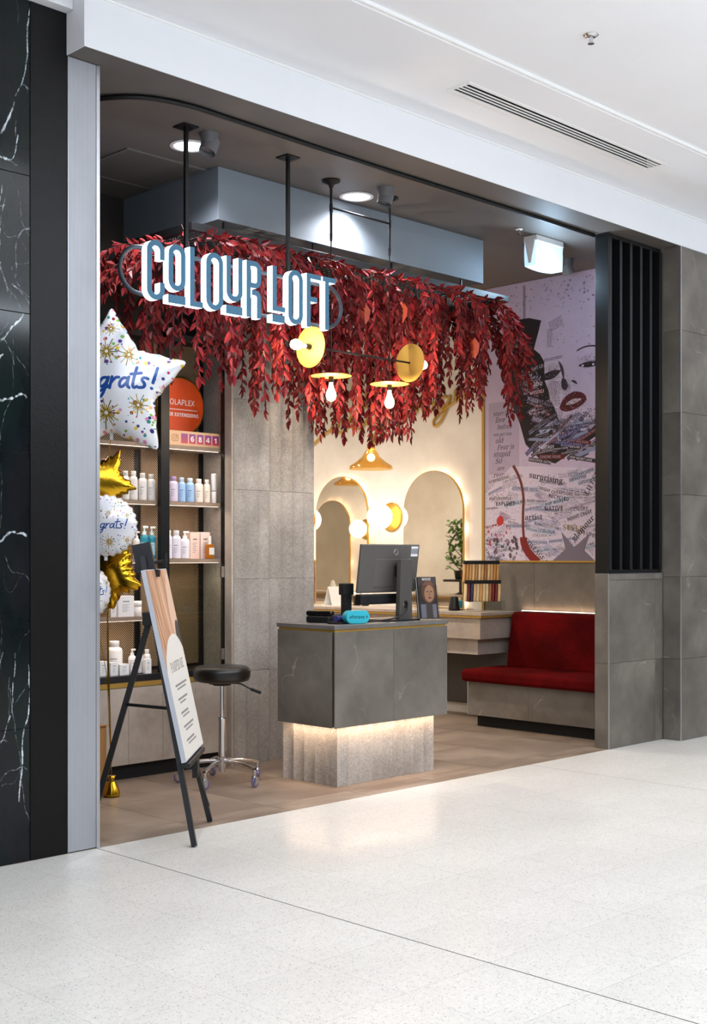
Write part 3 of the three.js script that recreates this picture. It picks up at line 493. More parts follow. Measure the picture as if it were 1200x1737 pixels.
// ---------------------------------------------------------------- bench with red velvet
{
  const t = thing('banquette', 'built-in bench with red velvet seat and back on a tiled base', 'bench', [5.29, 0, -0.9]);
  const z0 = -0.77, z1 = 0.768;
  mesh('plinth', box(-0.27, 0.345, 0, 0.1, z0 + 0.06, z1), mat.blackMatt, t);
  mesh('base_core', box(-0.325, 0.345, 0.1, 0.395, z0 + 0.006, z1), mat.grout, t);
  for (const [a, b] of [[z0 + 0.012, -0.1], [-0.1, 0.57], [0.57, z1]]) mesh('tile', box(-0.338, -0.3245, 0.1, 0.395, a + 0.001, b - 0.001, 0.001), mat.slate, t);
  mesh('edge_trim', box(-0.339, -0.325, 0.1, 0.395, z0 + 0.001, z0 + 0.01), mat.alu, t);
  const seat = new RoundedBoxGeometry(0.6, 0.11, z1 - z0 + 0.03, 4, 0.04); seat.translate(-0.11, 0.45, (z0 + z1) / 2 - 0.015); mesh('seat_cushion', boxUV(seat), mat.velvet, t);
  const back = new RoundedBoxGeometry(0.14, 0.53, z1 - z0 - 0.07, 4, 0.045); back.rotateZ(-0.16); back.translate(0.215, 0.73, (z0 + z1) / 2 + 0.035); mesh('back_cushion', boxUV(back), mat.velvet, t);
  mesh('back_box', box(0.312, 0.345, 0.395, 1.0, z0 + 0.08, z1), mat.slate, t);
  mesh('light_strip', box(0.318, 0.33, 1.0, 1.006, z0 + 0.1, z1 - 0.02), mat.led, t);
  rectLight('bench_glow', 0xffcca0, 16, 1.35, 0.012, [5.29 + 0.324, 1.01, -0.9], [5.29 + 0.34, 2.0, -0.9]);
}

// ---------------------------------------------------------------- fluted stone
function flutePanel(x0, x1, y0, y1, zf, zb, phase0, pitch = 0.113, amp = 0.017) {      // shallow concave flutes with sharp arrises on the face that looks +z
  const s = new THREE.Shape(), xs = [x0]; for (let k = Math.floor((x0 - phase0) / (pitch / 6)) + 1; phase0 + k * pitch / 6 < x1 - 1e-4; k++) if (phase0 + k * pitch / 6 > x0 + 1e-4) xs.push(phase0 + k * pitch / 6); xs.push(x1);
  const zo = (x) => { const q = (((x - phase0) / pitch) % 1 + 1) % 1; return Math.pow(Math.abs(q * 2 - 1), 2) * amp; };
  s.moveTo(x0, -zb); for (let i = 0; i < xs.length; i++) s.lineTo(xs[i], -(zf - amp + zo(xs[i]))); s.lineTo(x1, -zb); s.closePath();
  const g = new THREE.ExtrudeGeometry(s, { depth: y1 - y0, bevelEnabled: false }); g.rotateX(-PI / 2); g.translate(0, y0, 0); return boxUV(g);
}
{
  const w = structGroup('wall_column');
  const ys = [0, 0.671, 1.339, 1.982, 2.638, 3.3, 3.682];
  for (let k = 0; k < 6; k++) for (const [a, b] of [[2.107, 2.443], [2.443, 2.895]]) {
    const g = flutePanel(a + 0.0008, b - 0.0008, ys[k] + 0.001, ys[k + 1] - 0.001, -1.47, -1.56, 2.104); const uv = g.attributes.uv, du = R(0, 1), dv = R(0, 1); for (let i = 0; i < uv.count; i++) uv.setXY(i, uv.getX(i) + du, uv.getY(i) + dv);
    mesh('stone_panel', g, mat.granite, w);
  }
  mesh('core', box(2.142, 2.885, 0, 3.682, -2.35, -1.562), mat.granite, w);
  mesh('edge_strip', box(2.088, 2.1065, 0.0, 3.682, -1.56, -1.475), mat.paleTile, w);
}

// ---------------------------------------------------------------- reception counter
{
  const t = thing('reception_counter', 'grey stone reception counter hovering over a lit fluted base', 'counter', [2.48, 0, -0.53]);
  const x0 = -0.55, x1 = 0.55, z0 = -0.27, z1 = 0.28, yb = 0.4, yt = 1.015;
  mesh('core', box(x0 + 0.012, x1 - 0.012, yb + 0.004, yt, z0 + 0.012, z1 - 0.012), mat.blackMatt, t);
  const pan = (g, n = 'stone_panel') => { const uv = g.attributes.uv, du = R(0, 1), dv = R(0, 1); for (let i = 0; i < uv.count; i++) uv.setXY(i, uv.getX(i) + du, uv.getY(i) + dv); return mesh(n, g, mat.slate, t); };
  pan(box(x0 + 0.002, -0.001, yb, yt, z1 - 0.012, z1, 0.0015)); pan(box(0.001, x1 - 0.002, yb, yt, z1 - 0.012, z1, 0.0015));
  pan(box(x0, x0 + 0.012, yb, yt, z0 + 0.004, z1 - 0.028, 0.0015)); pan(box(x1 - 0.012, x1, yb, yt, z0 + 0.004, z1 - 0.02, 0.0015)); pan(box(x0 + 0.002, x1 - 0.002, yb, yt, z0, z0 + 0.012));
  mesh('gold_band', box(x0 + 0.008, x1 - 0.008, yt, yt + 0.016, z0 + 0.008, z1 - 0.008), mat.goldPaint, t);
  mesh('top', box(x0 - 0.005, x1 + 0.005, yt + 0.016, yt + 0.042, z0 - 0.005, z1 + 0.005, 0.002), mat.slateTop, t);
  // fluted base, set back under the box
  const bx0 = -0.445, bx1 = 0.5, bz0 = -0.27, bz1 = 0.195;
  const fr = flutePanel(bx0, bx1, 0.001, yb, bz1, bz1 - 0.06, bx0, 0.105, 0.017); mesh('base_front', fr, mat.granite, t);
  const lf = flutePanel(-0.06, bz1 - bz0 - 0.065, 0.001, yb, 0, -0.06, -0.06, 0.105, 0.017); lf.rotateY(-PI / 2); lf.translate(bx0, 0, bz0 + 0.0); mesh('base_side', boxUV(lf), mat.granite, t);
  mesh('base_core', box(bx0 + 0.06, bx1 - 0.001, 0, yb, bz0, bz1 - 0.06), mat.granite, t);
  mesh('light_strip', [box(bx0 - 0.02, bx1 + 0.01, yb - 0.006, yb - 0.001, bz1 + 0.028, bz1 + 0.04), box(bx0 - 0.05, bx0 - 0.038, yb - 0.006, yb - 0.001, bz0 + 0.02, bz1 + 0.03)], mat.led, t);
  rectLight('counter_glow_front', 0xffdcbc, 60, 0.96, 0.014, [2.48 + 0.02, yb - 0.009, -0.53 + bz1 + 0.034], [2.48 + 0.02, -1, -0.53 + bz1 + 0.035]);
  rectLight('counter_glow_side', 0xffdcbc, 60, 0.014, 0.46, [2.48 + bx0 - 0.044, yb - 0.009, -0.53 - 0.03], [2.48 + bx0 - 0.044, -1, -0.529 - 0.03]);
}
// things on the counter (top at 1.057)
const CT = 1.058;
{
  const t = thing('monitor', 'black computer monitor seen from behind on the reception counter', 'monitor', [2.66, CT, -0.47]);
  const tilt = (g) => { g.rotateX(0.13); g.translate(0, 0.36, 0); return g; };
  const pnl = new RoundedBoxGeometry(0.585, 0.335, 0.022, 3, 0.008); mesh('panel', tilt(boxUV(pnl).translate(0, 0, 0)), S({ color: 0x66625e, roughness: 0.38, metalness: 0.3 }), t);
  const bl = new RoundedBoxGeometry(0.36, 0.2, 0.012, 3, 0.0058); bl.translate(0.03, -0.03, 0.008); mesh('rear_housing', tilt(boxUV(bl)), S({ color: 0x66625e, roughness: 0.38, metalness: 0.3 }), t);
  mesh('screen', tilt(box(-0.28, 0.28, -0.155, 0.155, -0.0125, -0.0105)), S({ color: 0x0a0d12, roughness: 0.15 }), t);
  mesh('emblem', tilt(new THREE.TorusGeometry(0.02, 0.0022, 6, 24).translate(0.05, 0.115, 0.0125).toNonIndexed()), mat.chrome, t);
  mesh('label', tilt(box(0.205, 0.275, 0.085, 0.155, 0.0112, 0.0125)), canvasLabel(), t);
  mesh('bracket', box(0.03, 0.1, 0.3, 0.38, 0.03, 0.075, 0.006), mat.black, t);
  const nk = new THREE.Shape(); nk.moveTo(0.03, 0.008); nk.lineTo(0.16, 0.008); nk.lineTo(0.15, 0.42); nk.lineTo(0.05, 0.42); nk.closePath(); const ho = new THREE.Path(); ho.absellipse(0.095, 0.11, 0.024, 0.03, 0, 2 * PI, true); nk.holes.push(ho);
  const ng = new THREE.ExtrudeGeometry(nk, { depth: 0.035, bevelEnabled: true, bevelSize: 0.002, bevelThickness: 0.002, bevelSegments: 1 }); ng.translate(-0.02, 0, 0.06); mesh('neck', boxUV(ng), S({ color: 0x625e5a, roughness: 0.38, metalness: 0.4 }), t);
  mesh('foot', box(-0.1, 0.2, 0, 0.01, -0.12, 0.12, 0.004), mat.black, t);
  mesh('speaker_bar', box(-0.29, 0.2, 0.115, 0.185, -0.04, 0.02, 0.01), mat.black, t);
  mesh('power_lead', tube([[0.09, 0.12, 0.1], [0.03, 0.07, 0.14], [-0.08, 0.03, 0.16], [-0.22, 0.012, 0.13], [-0.34, 0.01, 0.04]], 0.006, 24, 6), mat.black, t);
}
function canvasLabel() { return S({ roughness: 0.6, map: canvasTex(128, 128, (g) => { g.fillStyle = '#efeef0'; g.fillRect(0, 0, 128, 128); g.fillStyle = '#8d8f96'; for (let i = 0; i < 7; i++) g.fillRect(10, 14 + i * 16, 70 + (i * 37) % 40, 5); }) }); }
{
  const t = thing('payment_sign', 'turquoise pill-shaped payment sign on the counter edge', 'sign', [2.20, CT, -0.31], -0.28);
  const s = new THREE.Shape(); const r = 0.04, w = 0.17; s.absarc(w / 2 - r, r, r, -PI / 2, PI / 2, false); s.absarc(-w / 2 + r, r, r, PI / 2, 3 * PI / 2, false);
  const g = new THREE.ExtrudeGeometry(s, { depth: 0.05, bevelEnabled: true, bevelSize: 0.004, bevelThickness: 0.004, bevelSegments: 2, curveSegments: 12 }); g.translate(0, 0.004, -0.05); mesh('body', boxUV(g), PH({ color: 0x33b5c9, roughness: 0.2, transmission: 0.25, thickness: 0 }), t);
  const pm = canvasTex(256, 128, (c) => { c.fillStyle = '#37bcd0'; c.fillRect(0, 0, 256, 128); c.fillStyle = '#0e2a33'; c.font = 'bold 42px sans-serif'; c.textAlign = 'center'; c.fillText('afterpay', 116, 76); c.lineWidth = 5; c.strokeStyle = '#0e2a33'; c.beginPath(); c.moveTo(222, 50); c.lineTo(238, 62); c.lineTo(222, 74); c.closePath(); c.stroke(); });
  const f = new THREE.ShapeGeometry(s, 12); const uv = f.attributes.uv, p = f.attributes.position; for (let i = 0; i < uv.count; i++) uv.setXY(i, p.getX(i) / w + 0.5, p.getY(i) / 0.08); f.translate(0, 0.004, 0.0046); mesh('face', f.toNonIndexed(), S({ map: pm, roughness: 0.35 }), t);
}
{
  const t = thing('brochure_holder', 'clear slanted holder with fashion brochures on the counter', 'brochure holder', [2.925, CT, -0.335], -0.3);
  const lean = (g) => { g.rotateX(-0.16); return g; };
  const map = canvasTex(256, 512, (c) => {
    c.fillStyle = '#3b2f2c'; c.fillRect(0, 0, 256, 512); c.fillStyle = '#d7cfca'; c.font = 'bold 44px sans-serif'; c.fillText('MOVE', 60, 46);
    c.fillStyle = '#6e4630'; c.beginPath(); c.ellipse(140, 190, 100, 140, 0, 0, 7); c.fill(); c.fillStyle = '#c58f6f'; c.beginPath(); c.ellipse(148, 210, 68, 106, 0.1, 0, 7); c.fill();
    c.fillStyle = '#3a201a'; c.fillRect(108, 180, 30, 9); c.fillRect(162, 180, 30, 9); c.fillStyle = '#9c2f2f'; c.beginPath(); c.ellipse(152, 262, 24, 9, 0, 0, 7); c.fill(); c.fillStyle = '#a06c52'; c.fillRect(146, 195, 10, 42);
    c.fillStyle = '#8b8590'; c.fillRect(20, 340, 216, 172); c.fillStyle = '#5b4c48'; c.fillRect(90, 330, 90, 182);
  });
  const cov = new THREE.BoxGeometry(0.15, 0.29, 0.004); cov.translate(0, 0.155, 0.02); mesh('brochure', lean(cov.toNonIndexed()), S({ map, roughness: 0.3 }), t);
  for (let k = 1; k < 4; k++) mesh('brochure', lean(box(-0.075, 0.075, 0.01, 0.3 - k * 0.002, 0.02 - k * 0.012, 0.024 - k * 0.012)), k % 2 ? mat.black : mat.whitePlain, t);
  mesh('pocket', [lean(box(-0.082, 0.082, 0, 0.24, 0.028, 0.031)), lean(box(-0.082, 0.082, 0, 0.3, -0.035, -0.032)), box(-0.082, 0.082, 0, 0.003, -0.05, 0.05)], mat.acrylic, t);
}
{
  const t = thing('payment_terminal', 'black upright card terminal on the counter left of the monitor', 'card terminal', [2.36, CT, -0.58], -0.2);
  mesh('post', box(-0.03, 0.03, 0.01, 0.2, -0.025, 0.025, 0.006), mat.black, t); mesh('foot', box(-0.06, 0.06, 0, 0.012, -0.06, 0.06, 0.004), mat.black, t); const h = box(-0.045, 0.045, 0.18, 0.26, -0.03, 0.03, 0.008); mesh('head', h, mat.black, t);
  const ph = thing('desk_phone', 'black telephone with cords on the counter beside the stone column', 'telephone', [2.2, CT, -0.62], 0.3);
  mesh('body', box(-0.11, 0.11, 0, 0.045, -0.09, 0.09, 0.012), mat.black, ph); const hs = new RoundedBoxGeometry(0.05, 0.035, 0.2, 3, 0.014); hs.translate(-0.07, 0.062, 0); mesh('handset', hs.toNonIndexed(), mat.blackGloss, ph); mesh('keypad', box(-0.02, 0.09, 0.045, 0.05, -0.06, 0.07, 0.002), S({ color: 0x26262a, roughness: 0.6 }), ph);
  const cb = mesh('counter_cable', tube([[2.1, 1.064, -0.45], [2.2, 1.066, -0.42], [2.28, 1.07, -0.46], [2.36, 1.064, -0.4], [2.44, 1.066, -0.36], [2.5, 1.064, -0.31]], 0.006, 40, 6), mat.black); tag(cb, 'black cable winding over the counter beneath the monitor', 'cable');
  const sc = thing('scissor_tray', 'small tray with a blue tool roll on the counter', 'tray', [2.16, CT, -0.42], 0.2); mesh('tray', box(-0.1, 0.1, 0, 0.012, -0.05, 0.05, 0.004), mat.black, sc); mesh('roll', rod([-0.07, 0.032, 0.0], [0.08, 0.032, -0.01], 0.02, 14), S({ color: 0x2c2a66, roughness: 0.7 }), sc);
  const bc = thing('blue_marker', 'blue tape roll on the counter behind the terminal', 'tape roll', [2.44, CT, -0.68]); mesh('roll', lathe([[0.02, 0], [0.04, 0], [0.04, 0.045], [0.02, 0.045], [0.02, 0]], 20), S({ color: 0x1f8fb4, roughness: 0.5 }), bc);
}

// ---------------------------------------------------------------- display cabinet
const shelfWood = S({ map: paleTileMap, color: 0xd9c8b8, roughness: 0.55 });
{
  const t = thing('display_cabinet', 'tall black-framed product cabinet with lit shelves and pale base doors', 'cabinet', [1.15, 0, -1.72]);
  const zf = 0.17, zb = -0.15;      // front and back planes, local
  const post = (x0, x1, z0, z1, y0 = 0.7, y1 = 3.05) => mesh('post', box(x0 - 1.15, x1 - 1.15, y0, y1, z0, z1, 0.002), mat.blackMetal, t);
  post(1.525, 1.598, zf - 0.04, zf); post(2.083, 2.138, zf - 0.04, zf); post(0.93, 0.985, zf - 0.04, zf);
  post(1.5, 1.56, zb - 0.02, zb + 0.02); post(2.07, 2.13, zb - 0.02, zb + 0.02); post(0.93, 0.985, zb - 0.02, zb + 0.02);
  mesh('top_rail', box(-0.22, 0.985, 3.0, 3.05, zf - 0.04, zf), mat.blackMetal, t); mesh('top_board', box(-0.22, 0.985, 3.03, 3.05, zb, zf - 0.041), mat.black, t);
  mesh('side_panel', box(0.988, 0.994, 0.7, 3.68, zb, zf - 0.043), mat.granite, t);
  mesh('base_core', box(-1.1, 0.935, 0.1, 0.62, zb, 0.175), mat.grout, t);
  for (let k = 0; k < 8; k++) { const x = 2.088 - 1.15 - (k + 1) * 0.2825; mesh('door', box(x + 0.001, x + 0.2815, 0.104, 0.618, 0.176, 0.194, 0.001), mat.paleTile, t); }
  mesh('plinth', box(-1.1, 0.93, 0, 0.1, zb, 0.14), mat.blackMatt, t);
  mesh('gold_edge', box(-1.1, 0.965, 0.622, 0.655, zb, 0.196), mat.brassMatt, t);
  mesh('sill', box(-1.1, 0.965, 0.656, 0.7, zb, 0.19, 0.002), mat.black, t);
  const shelf = (x0, x1, y) => {
    const s = mesh('shelf', box(x0 - 1.15, x1 - 1.15, y - 0.026, y, zb + 0.02, zf - 0.042, 0.001), shelfWood, t);
    mesh('light_strip', box(x0 - 1.15 + 0.01, x1 - 1.15 - 0.01, y - 0.0295, y - 0.0265, zf - 0.062, zf - 0.05), mat.shelfLed, s);
    rectLight('shelf_glow', 0xffe8d4, 58, x1 - x0 - 0.04, 0.012, [(x0 + x1) / 2, y - 0.036, -1.72 + zf - 0.056], [(x0 + x1) / 2, 0, -1.72 + zf - 0.4]);
  };
  for (const y of [2.28, 1.885, 1.483]) { shelf(0.988, 1.523, y); shelf(1.6, 2.08, y); }
  shelf(0.988, 1.523, 1.09);
  // expanded metal behind the shelves, a diamond net of thin strips
  const net = []; const z = zb + 0.035, dx = 0.0165, dy = 0.0085;
  for (const [x0, x1] of [[0.99, 1.5], [1.56, 2.07]]) for (let i = 0; i * dx < x1 - x0 - 0.01; i++) for (let j = 0; j < 275; j++) {
    const x = x0 + i * dx + (j % 2 ? dx / 2 : 0) - 1.15, y = 0.72 + j * dy; const w = dx / 2, h = dy;
    for (const sg of [-1, 1]) { const p = [x, y, z, x + sg * w, y + h, z, x + sg * w + 0.0046, y + h, z, x, y, z, x + sg * w + 0.0046, y + h, z, x + 0.0046, y, z]; const g = new THREE.BufferGeometry(); if (sg < 0) { for (const [a, b] of [[3, 6], [12, 15]]) for (let q = 0; q < 3; q++) { const m = p[a + q]; p[a + q] = p[b + q]; p[b + q] = m; } } g.setAttribute('position', new THREE.BufferAttribute(new Float32Array(p), 3)); net.push(p); }
  }
  const flat = new Float32Array(net.length * 18); net.forEach((p, i) => flat.set(p, i * 18)); const ng = new THREE.BufferGeometry(); ng.setAttribute('position', new THREE.BufferAttribute(flat, 3)); ng.computeVertexNormals(); ng.setAttribute('uv', new THREE.BufferAttribute(new Float32Array(flat.length / 3 * 2), 2));
  const no = mesh('metal_mesh', ng, S({ color: 0xc0a381, roughness: 0.5, side: THREE.DoubleSide }), t); no.userData.kind = 'stuff';
  const gd = mesh('glass_door', box(1.6 - 1.15, 2.08 - 1.15, 0.705, 1.452, zf - 0.012, zf - 0.006), mat.smokeGlass, t);
  mesh('hinge', box(0.905, 0.935, 1.35, 1.43, zf - 0.016, zf + 0.002, 0.002), mat.chrome, gd); mesh('hinge', box(0.905, 0.935, 0.76, 0.84, zf - 0.016, zf + 0.002, 0.002), mat.chrome, gd);
  mesh('cross_rail', box(0.45, 0.93, 2.62, 2.65, zb - 0.01, zb + 0.02), mat.blackMetal, t);
}
{ // round orange sign on the top shelf
  const map = canvasTex(512, 512, (g) => {
    g.fillStyle = '#e8500f'; g.fillRect(0, 0, 512, 512); g.fillStyle = '#fff'; g.textAlign = 'center'; g.font = '72px sans-serif'; g.fillText('OLAPLEX', 266, 246); g.fillRect(90, 285, 350, 6); g.font = 'bold 47px sans-serif'; g.fillText('HAIR EXTENSIONS', 256, 352, 400);
  });
  const t = thing('round_sign', 'round orange product sign with white lettering on the top shelf', 'sign', [1.86, 2.281, -1.8]);
  const rim = lathe([[0, 0], [0.212, 0], [0.215, 0.004], [0.215, 0.03], [0.2, 0.036], [0, 0.036]], 48); rim.rotateX(PI / 2); rim.translate(0, 0.3, 0); mesh('rim', rim, mat.brass, t);
  const f = new THREE.CircleGeometry(0.2, 48); f.translate(0, 0.3, 0.0368); mesh('face', f.toNonIndexed(), S({ map, roughness: 0.45 }), t);
  mesh('stand', [box(-0.08, 0.08, 0, 0.01, -0.05, 0.06, 0.002), box(-0.02, 0.02, 0.01, 0.09, 0.0, 0.02)], mat.black, t);
}
{ // small counter display with number flaps
  const t = thing('follower_counter', 'light wood number counter reading 6841 on the top shelf', 'counter display', [1.875, 2.281, -1.635]);
  const map = canvasTex(512, 128, (g) => {
    g.fillStyle = '#d8ae86'; g.fillRect(0, 0, 512, 128); g.strokeStyle = '#a5673c'; g.lineWidth = 6; g.beginPath(); g.roundRect(22, 34, 58, 58, 14); g.stroke(); g.beginPath(); g.arc(51, 63, 14, 0, 7); g.stroke(); g.beginPath(); g.arc(68, 46, 3, 0, 7); g.stroke();
    [' ', '6', '8', '4', '1'].forEach((s, i) => { const x = 110 + i * 78; const q = g.createLinearGradient(0, 20, 0, 108); q.addColorStop(0, '#8a3a86'); q.addColorStop(1, '#c23f52'); g.fillStyle = q; g.fillRect(x, 20, 66, 88); g.fillStyle = '#f4eef0'; g.font = 'bold 66px sans-serif'; g.textAlign = 'center'; g.fillText(s, x + 33, 88); });
  });
  const c = new THREE.BoxGeometry(0.47, 0.105, 0.045); c.translate(0, 0.0525, 0); mesh('case', c.toNonIndexed(), S({ color: 0xc99f76, roughness: 0.5 }), t);
  const f = new THREE.PlaneGeometry(0.46, 0.1); f.translate(0, 0.0525, 0.0232); mesh('number_flaps', f.toNonIndexed(), S({ map, roughness: 0.3 }), t);
}
// products: every bottle, box and jar on its own
const bottleBody = (r, h, sh, nk) => lathe([[0, 0], [r * 0.92, 0], [r, 0.006], [r, h - sh], [r * 0.86, h - sh * 0.4], [nk, h], [0, h]], 18);
const labelMap = canvasTex(128, 128, (g) => { g.fillStyle = '#fff'; g.fillRect(0, 0, 128, 128); g.fillStyle = '#9a9aa2'; g.fillRect(34, 22, 60, 9); for (let i = 0; i < 6; i++) g.fillRect(30, 48 + i * 11, 66 - (i * 17) % 30, 3); });
const prodMat = {}; const pm = (c) => prodMat[c] || (prodMat[c] = S({ color: c, roughness: 0.35 }));
const pml = {}; const pl = (c) => pml[c] || (pml[c] = S({ color: c, roughness: 0.45, map: labelMap }));
function bottle(x, y, z, w, h, col, cap, label, kind = 'cap', group) {
  const t = thing('product_bottle', label, 'bottle', [x, y + 0.0005, z], -0.7, group), r = w / 2 * 0.96, hc = kind === 'pump' ? h * 0.26 : h * 0.17, hb = h - hc;
  mesh('body', bottleBody(r, hb, hb * 0.16, r * 0.5), pm(col), t);
  const lb = new THREE.CylinderGeometry(r + 0.0006, r + 0.0006, hb * 0.52, 14, 1, true, -0.9, 1.8).toNonIndexed(); lb.translate(0, hb * 0.42, 0); mesh('label', lb, pl(col === 0x2a8fa5 ? 0xbfe2e6 : col), t);
  if (kind === 'pump') mesh('pump', [cyl(r * 0.5, r * 0.45, hb, hb + hc * 0.4, 0, 0, 12), cyl(r * 0.2, r * 0.2, hb + hc * 0.4, hb + hc * 0.8, 0, 0, 8), box(-r * 0.3, r * 0.9, hb + hc * 0.75, hb + hc, -r * 0.3, r * 0.3, 0.002)], pm(cap), t);
  else mesh('cap', lathe([[0, hb], [r * 0.6, hb], [r * 0.6, hb + hc - 0.003], [r * 0.56, hb + hc], [0, hb + hc]], 16), pm(cap), t);
  return t;
}
function carton(x, y, z, w, h, d, col, label, group) { const t = thing('product_box', label, 'box', [x, y + 0.0005, z], 0, group); mesh('carton', box(-w / 2, w / 2, 0, h, -d / 2, d / 2, 0.0015), pm(col), t); const f = new THREE.PlaneGeometry(w * 0.9, h * 0.8); f.translate(0, h * 0.5, d / 2 + 0.0006); mesh('print', f.toNonIndexed(), pl(col), t); return t; }
function jar(x, y, z, w, h, col, label, group) { const t = thing('product_jar', label, 'jar', [x, y + 0.0005, z], 0, group); mesh('body', lathe([[0, 0], [w / 2, 0], [w / 2, h * 0.62], [0, h * 0.62]], 18), pm(col), t); mesh('lid', lathe([[0, h * 0.63], [w / 2 * 1.03, h * 0.63], [w / 2 * 1.03, h], [0, h]], 18), pm(0xf1ebe6), t); return t; }
{
  const gA = 'bottles on the upper middle shelf', z = -1.65, W = 0xeeeae6;
  [[1.312, 0.066, 0.198], [1.379, 0.066, 0.2], [1.453, 0.07, 0.19], [1.526, 0.068, 0.186]].forEach(([x, w, h], i) => bottle(x - 0.012, 1.885, z, w * 0.92, h, W, 0xf2efec, `white shampoo bottle on the upper middle shelf left of the post, ${['leftmost of four', 'second of four', 'third of four', 'nearest the post'][i]}`, 'cap', gA));
  [[1.717, 0.076, 0.178, 0xd9cde0, 0xb79ac8, 'white bottle with lilac cap beside the cabinet post'], [1.789, 0.067, 0.174, 0x9fc0e2, 0xc6d6ea, 'pale blue bottle next to the lilac-capped bottle'], [1.862, 0.076, 0.172, 0x9abce0, 0xdfe7f0, 'pale blue bottle next to the cream bottles'], [1.942, 0.076, 0.17, 0xefe0d2, 0xf2ebe4, 'cream bottle beside the pale blue bottles'], [2.015, 0.06, 0.168, 0xf0e2d4, 0xf2ebe4, 'narrow cream bottle beside the tall thin tube']].forEach(([x, w, h, c, k, l]) => bottle(x - 0.012, 1.885, z, w * 0.9, h, c, k, l, 'cap', gA));
  { const t = thing('spray_tube', 'tall thin white spray tube at the right end of the shelf', 'tube', [2.066, 1.8855, z], 0, gA); mesh('body', lathe([[0, 0], [0.02, 0], [0.02, 0.085], [0, 0.085]], 16), pm(W), t); mesh('band', lathe([[0, 0.085], [0.019, 0.085], [0.019, 0.09], [0, 0.09]], 16), pm(0x33302e), t); mesh('cap', lathe([[0, 0.09], [0.02, 0.09], [0.02, 0.208], [0.017, 0.214], [0, 0.214]], 16), pm(0xe9e8e8), t); }
  const gB = 'products on the lower middle shelf';
  bottle(1.392, 1.483, z, 0.05, 0.19, 0xefe9e4, 0xf2efec, 'white pump bottle left of the teal bottles', 'pump', gB);
  bottle(1.45, 1.483, z + 0.01, 0.06, 0.226, 0x2a8fa5, 0xeaf2f2, 'teal bottle with white pump, left of the pair', 'pump', gB); bottle(1.512, 1.483, z + 0.01, 0.062, 0.224, 0x2a8fa5, 0xeaf2f2, 'teal bottle with white pump, right of the pair by the post', 'pump', gB);
  bottle(1.665, 1.483, z, 0.05, 0.2, 0xe9e3ea, 0xf2eef0, 'white bottle just right of the cabinet post, lower middle shelf', 'cap', gB); bottle(1.73, 1.483, z, 0.07, 0.2, 0xe6e0ea, 0xf2eef0, 'wide lilac-white bottle second from the post, lower middle shelf', 'cap', gB); bottle(1.805, 1.483, z, 0.072, 0.196, 0xece8ec, 0xf4f2f2, 'wide white bottle beside the pink cartons', 'pump', gB);
  carton(1.896, 1.483, z - 0.03, 0.085, 0.19, 0.06, 0xe8c9ba, 'pale pink carton left of the amber bottle', gB); carton(1.99, 1.483, z - 0.03, 0.085, 0.192, 0.06, 0xecd5ca, 'pale pink carton behind the amber bottle', gB);
  { const t = thing('amber_bottle', 'small amber oil bottle with white cap before the pink cartons', 'bottle', [1.995, 1.4835, z + 0.045], 0, gB); mesh('body', box(-0.028, 0.028, 0, 0.105, -0.018, 0.018, 0.006), PH({ color: 0xd98a1e, roughness: 0.1, transmission: 0.5, thickness: 0 }), t); mesh('label', box(-0.02, 0.026, 0.03, 0.08, 0.018, 0.0188), pm(0xefe6dc), t); mesh('cap', cyl(0.011, 0.01, 0.105, 0.165, 0, 0, 12), pm(0xf2ede6), t); }
  const gC = 'products on the lower left shelf';
  carton(1.19, 1.09, z, 0.05, 0.13, 0.05, 0xf0ebe8, 'narrow white carton on the lower left shelf', gC); carton(1.282, 1.09, z, 0.13, 0.142, 0.07, 0xf2eeec, 'wide white carton on the lower left shelf under the gold balloon', gC); jar(1.397, 1.09, z, 0.062, 0.105, 0xf2ece8, 'white jar on the lower left shelf beside the easel', gC);
  const gD = 'white products along the cabinet sill';
  const zs = -1.62;
  carton(1.09, 0.7, zs, 0.06, 0.1, 0.05, 0xf0ecea, 'small white carton at the left end of the sill', gD); carton(1.16, 0.7, zs + 0.02, 0.06, 0.09, 0.05, 0xf2efee, 'short white carton on the sill before the big bottle', gD);
  bottle(1.232, 0.7, zs - 0.06, 0.115, 0.226, 0xf0ebe8, 0xf3efec, 'large white round bottle on the cabinet sill', 'cap', gD); carton(1.235, 0.7, zs + 0.03, 0.075, 0.075, 0.05, 0xf3f0ee, 'low white carton before the large round bottle', gD);
  bottle(1.335, 0.7, zs, 0.055, 0.17, 0xf2eeec, 0xf3efec, 'white pump bottle on the sill behind the easel leg', 'pump', gD); carton(1.3, 0.7, zs + 0.05, 0.04, 0.105, 0.03, 0xf1edea, 'slim white carton on the sill beside the easel leg', gD);
  bottle(1.4, 0.7, zs, 0.05, 0.165, 0xf2eeec, 0xf3efec, 'white bottle on the sill, second from the easel board', 'cap', gD); bottle(1.458, 0.7, zs, 0.052, 0.16, 0xf0ebe8, 0xf3efec, 'white bottle on the sill right behind the easel board', 'cap', gD); carton(1.42, 0.7, zs + 0.055, 0.05, 0.1, 0.03, 0xf3f0ee, 'white carton on the sill partly behind the easel board', gD);
}

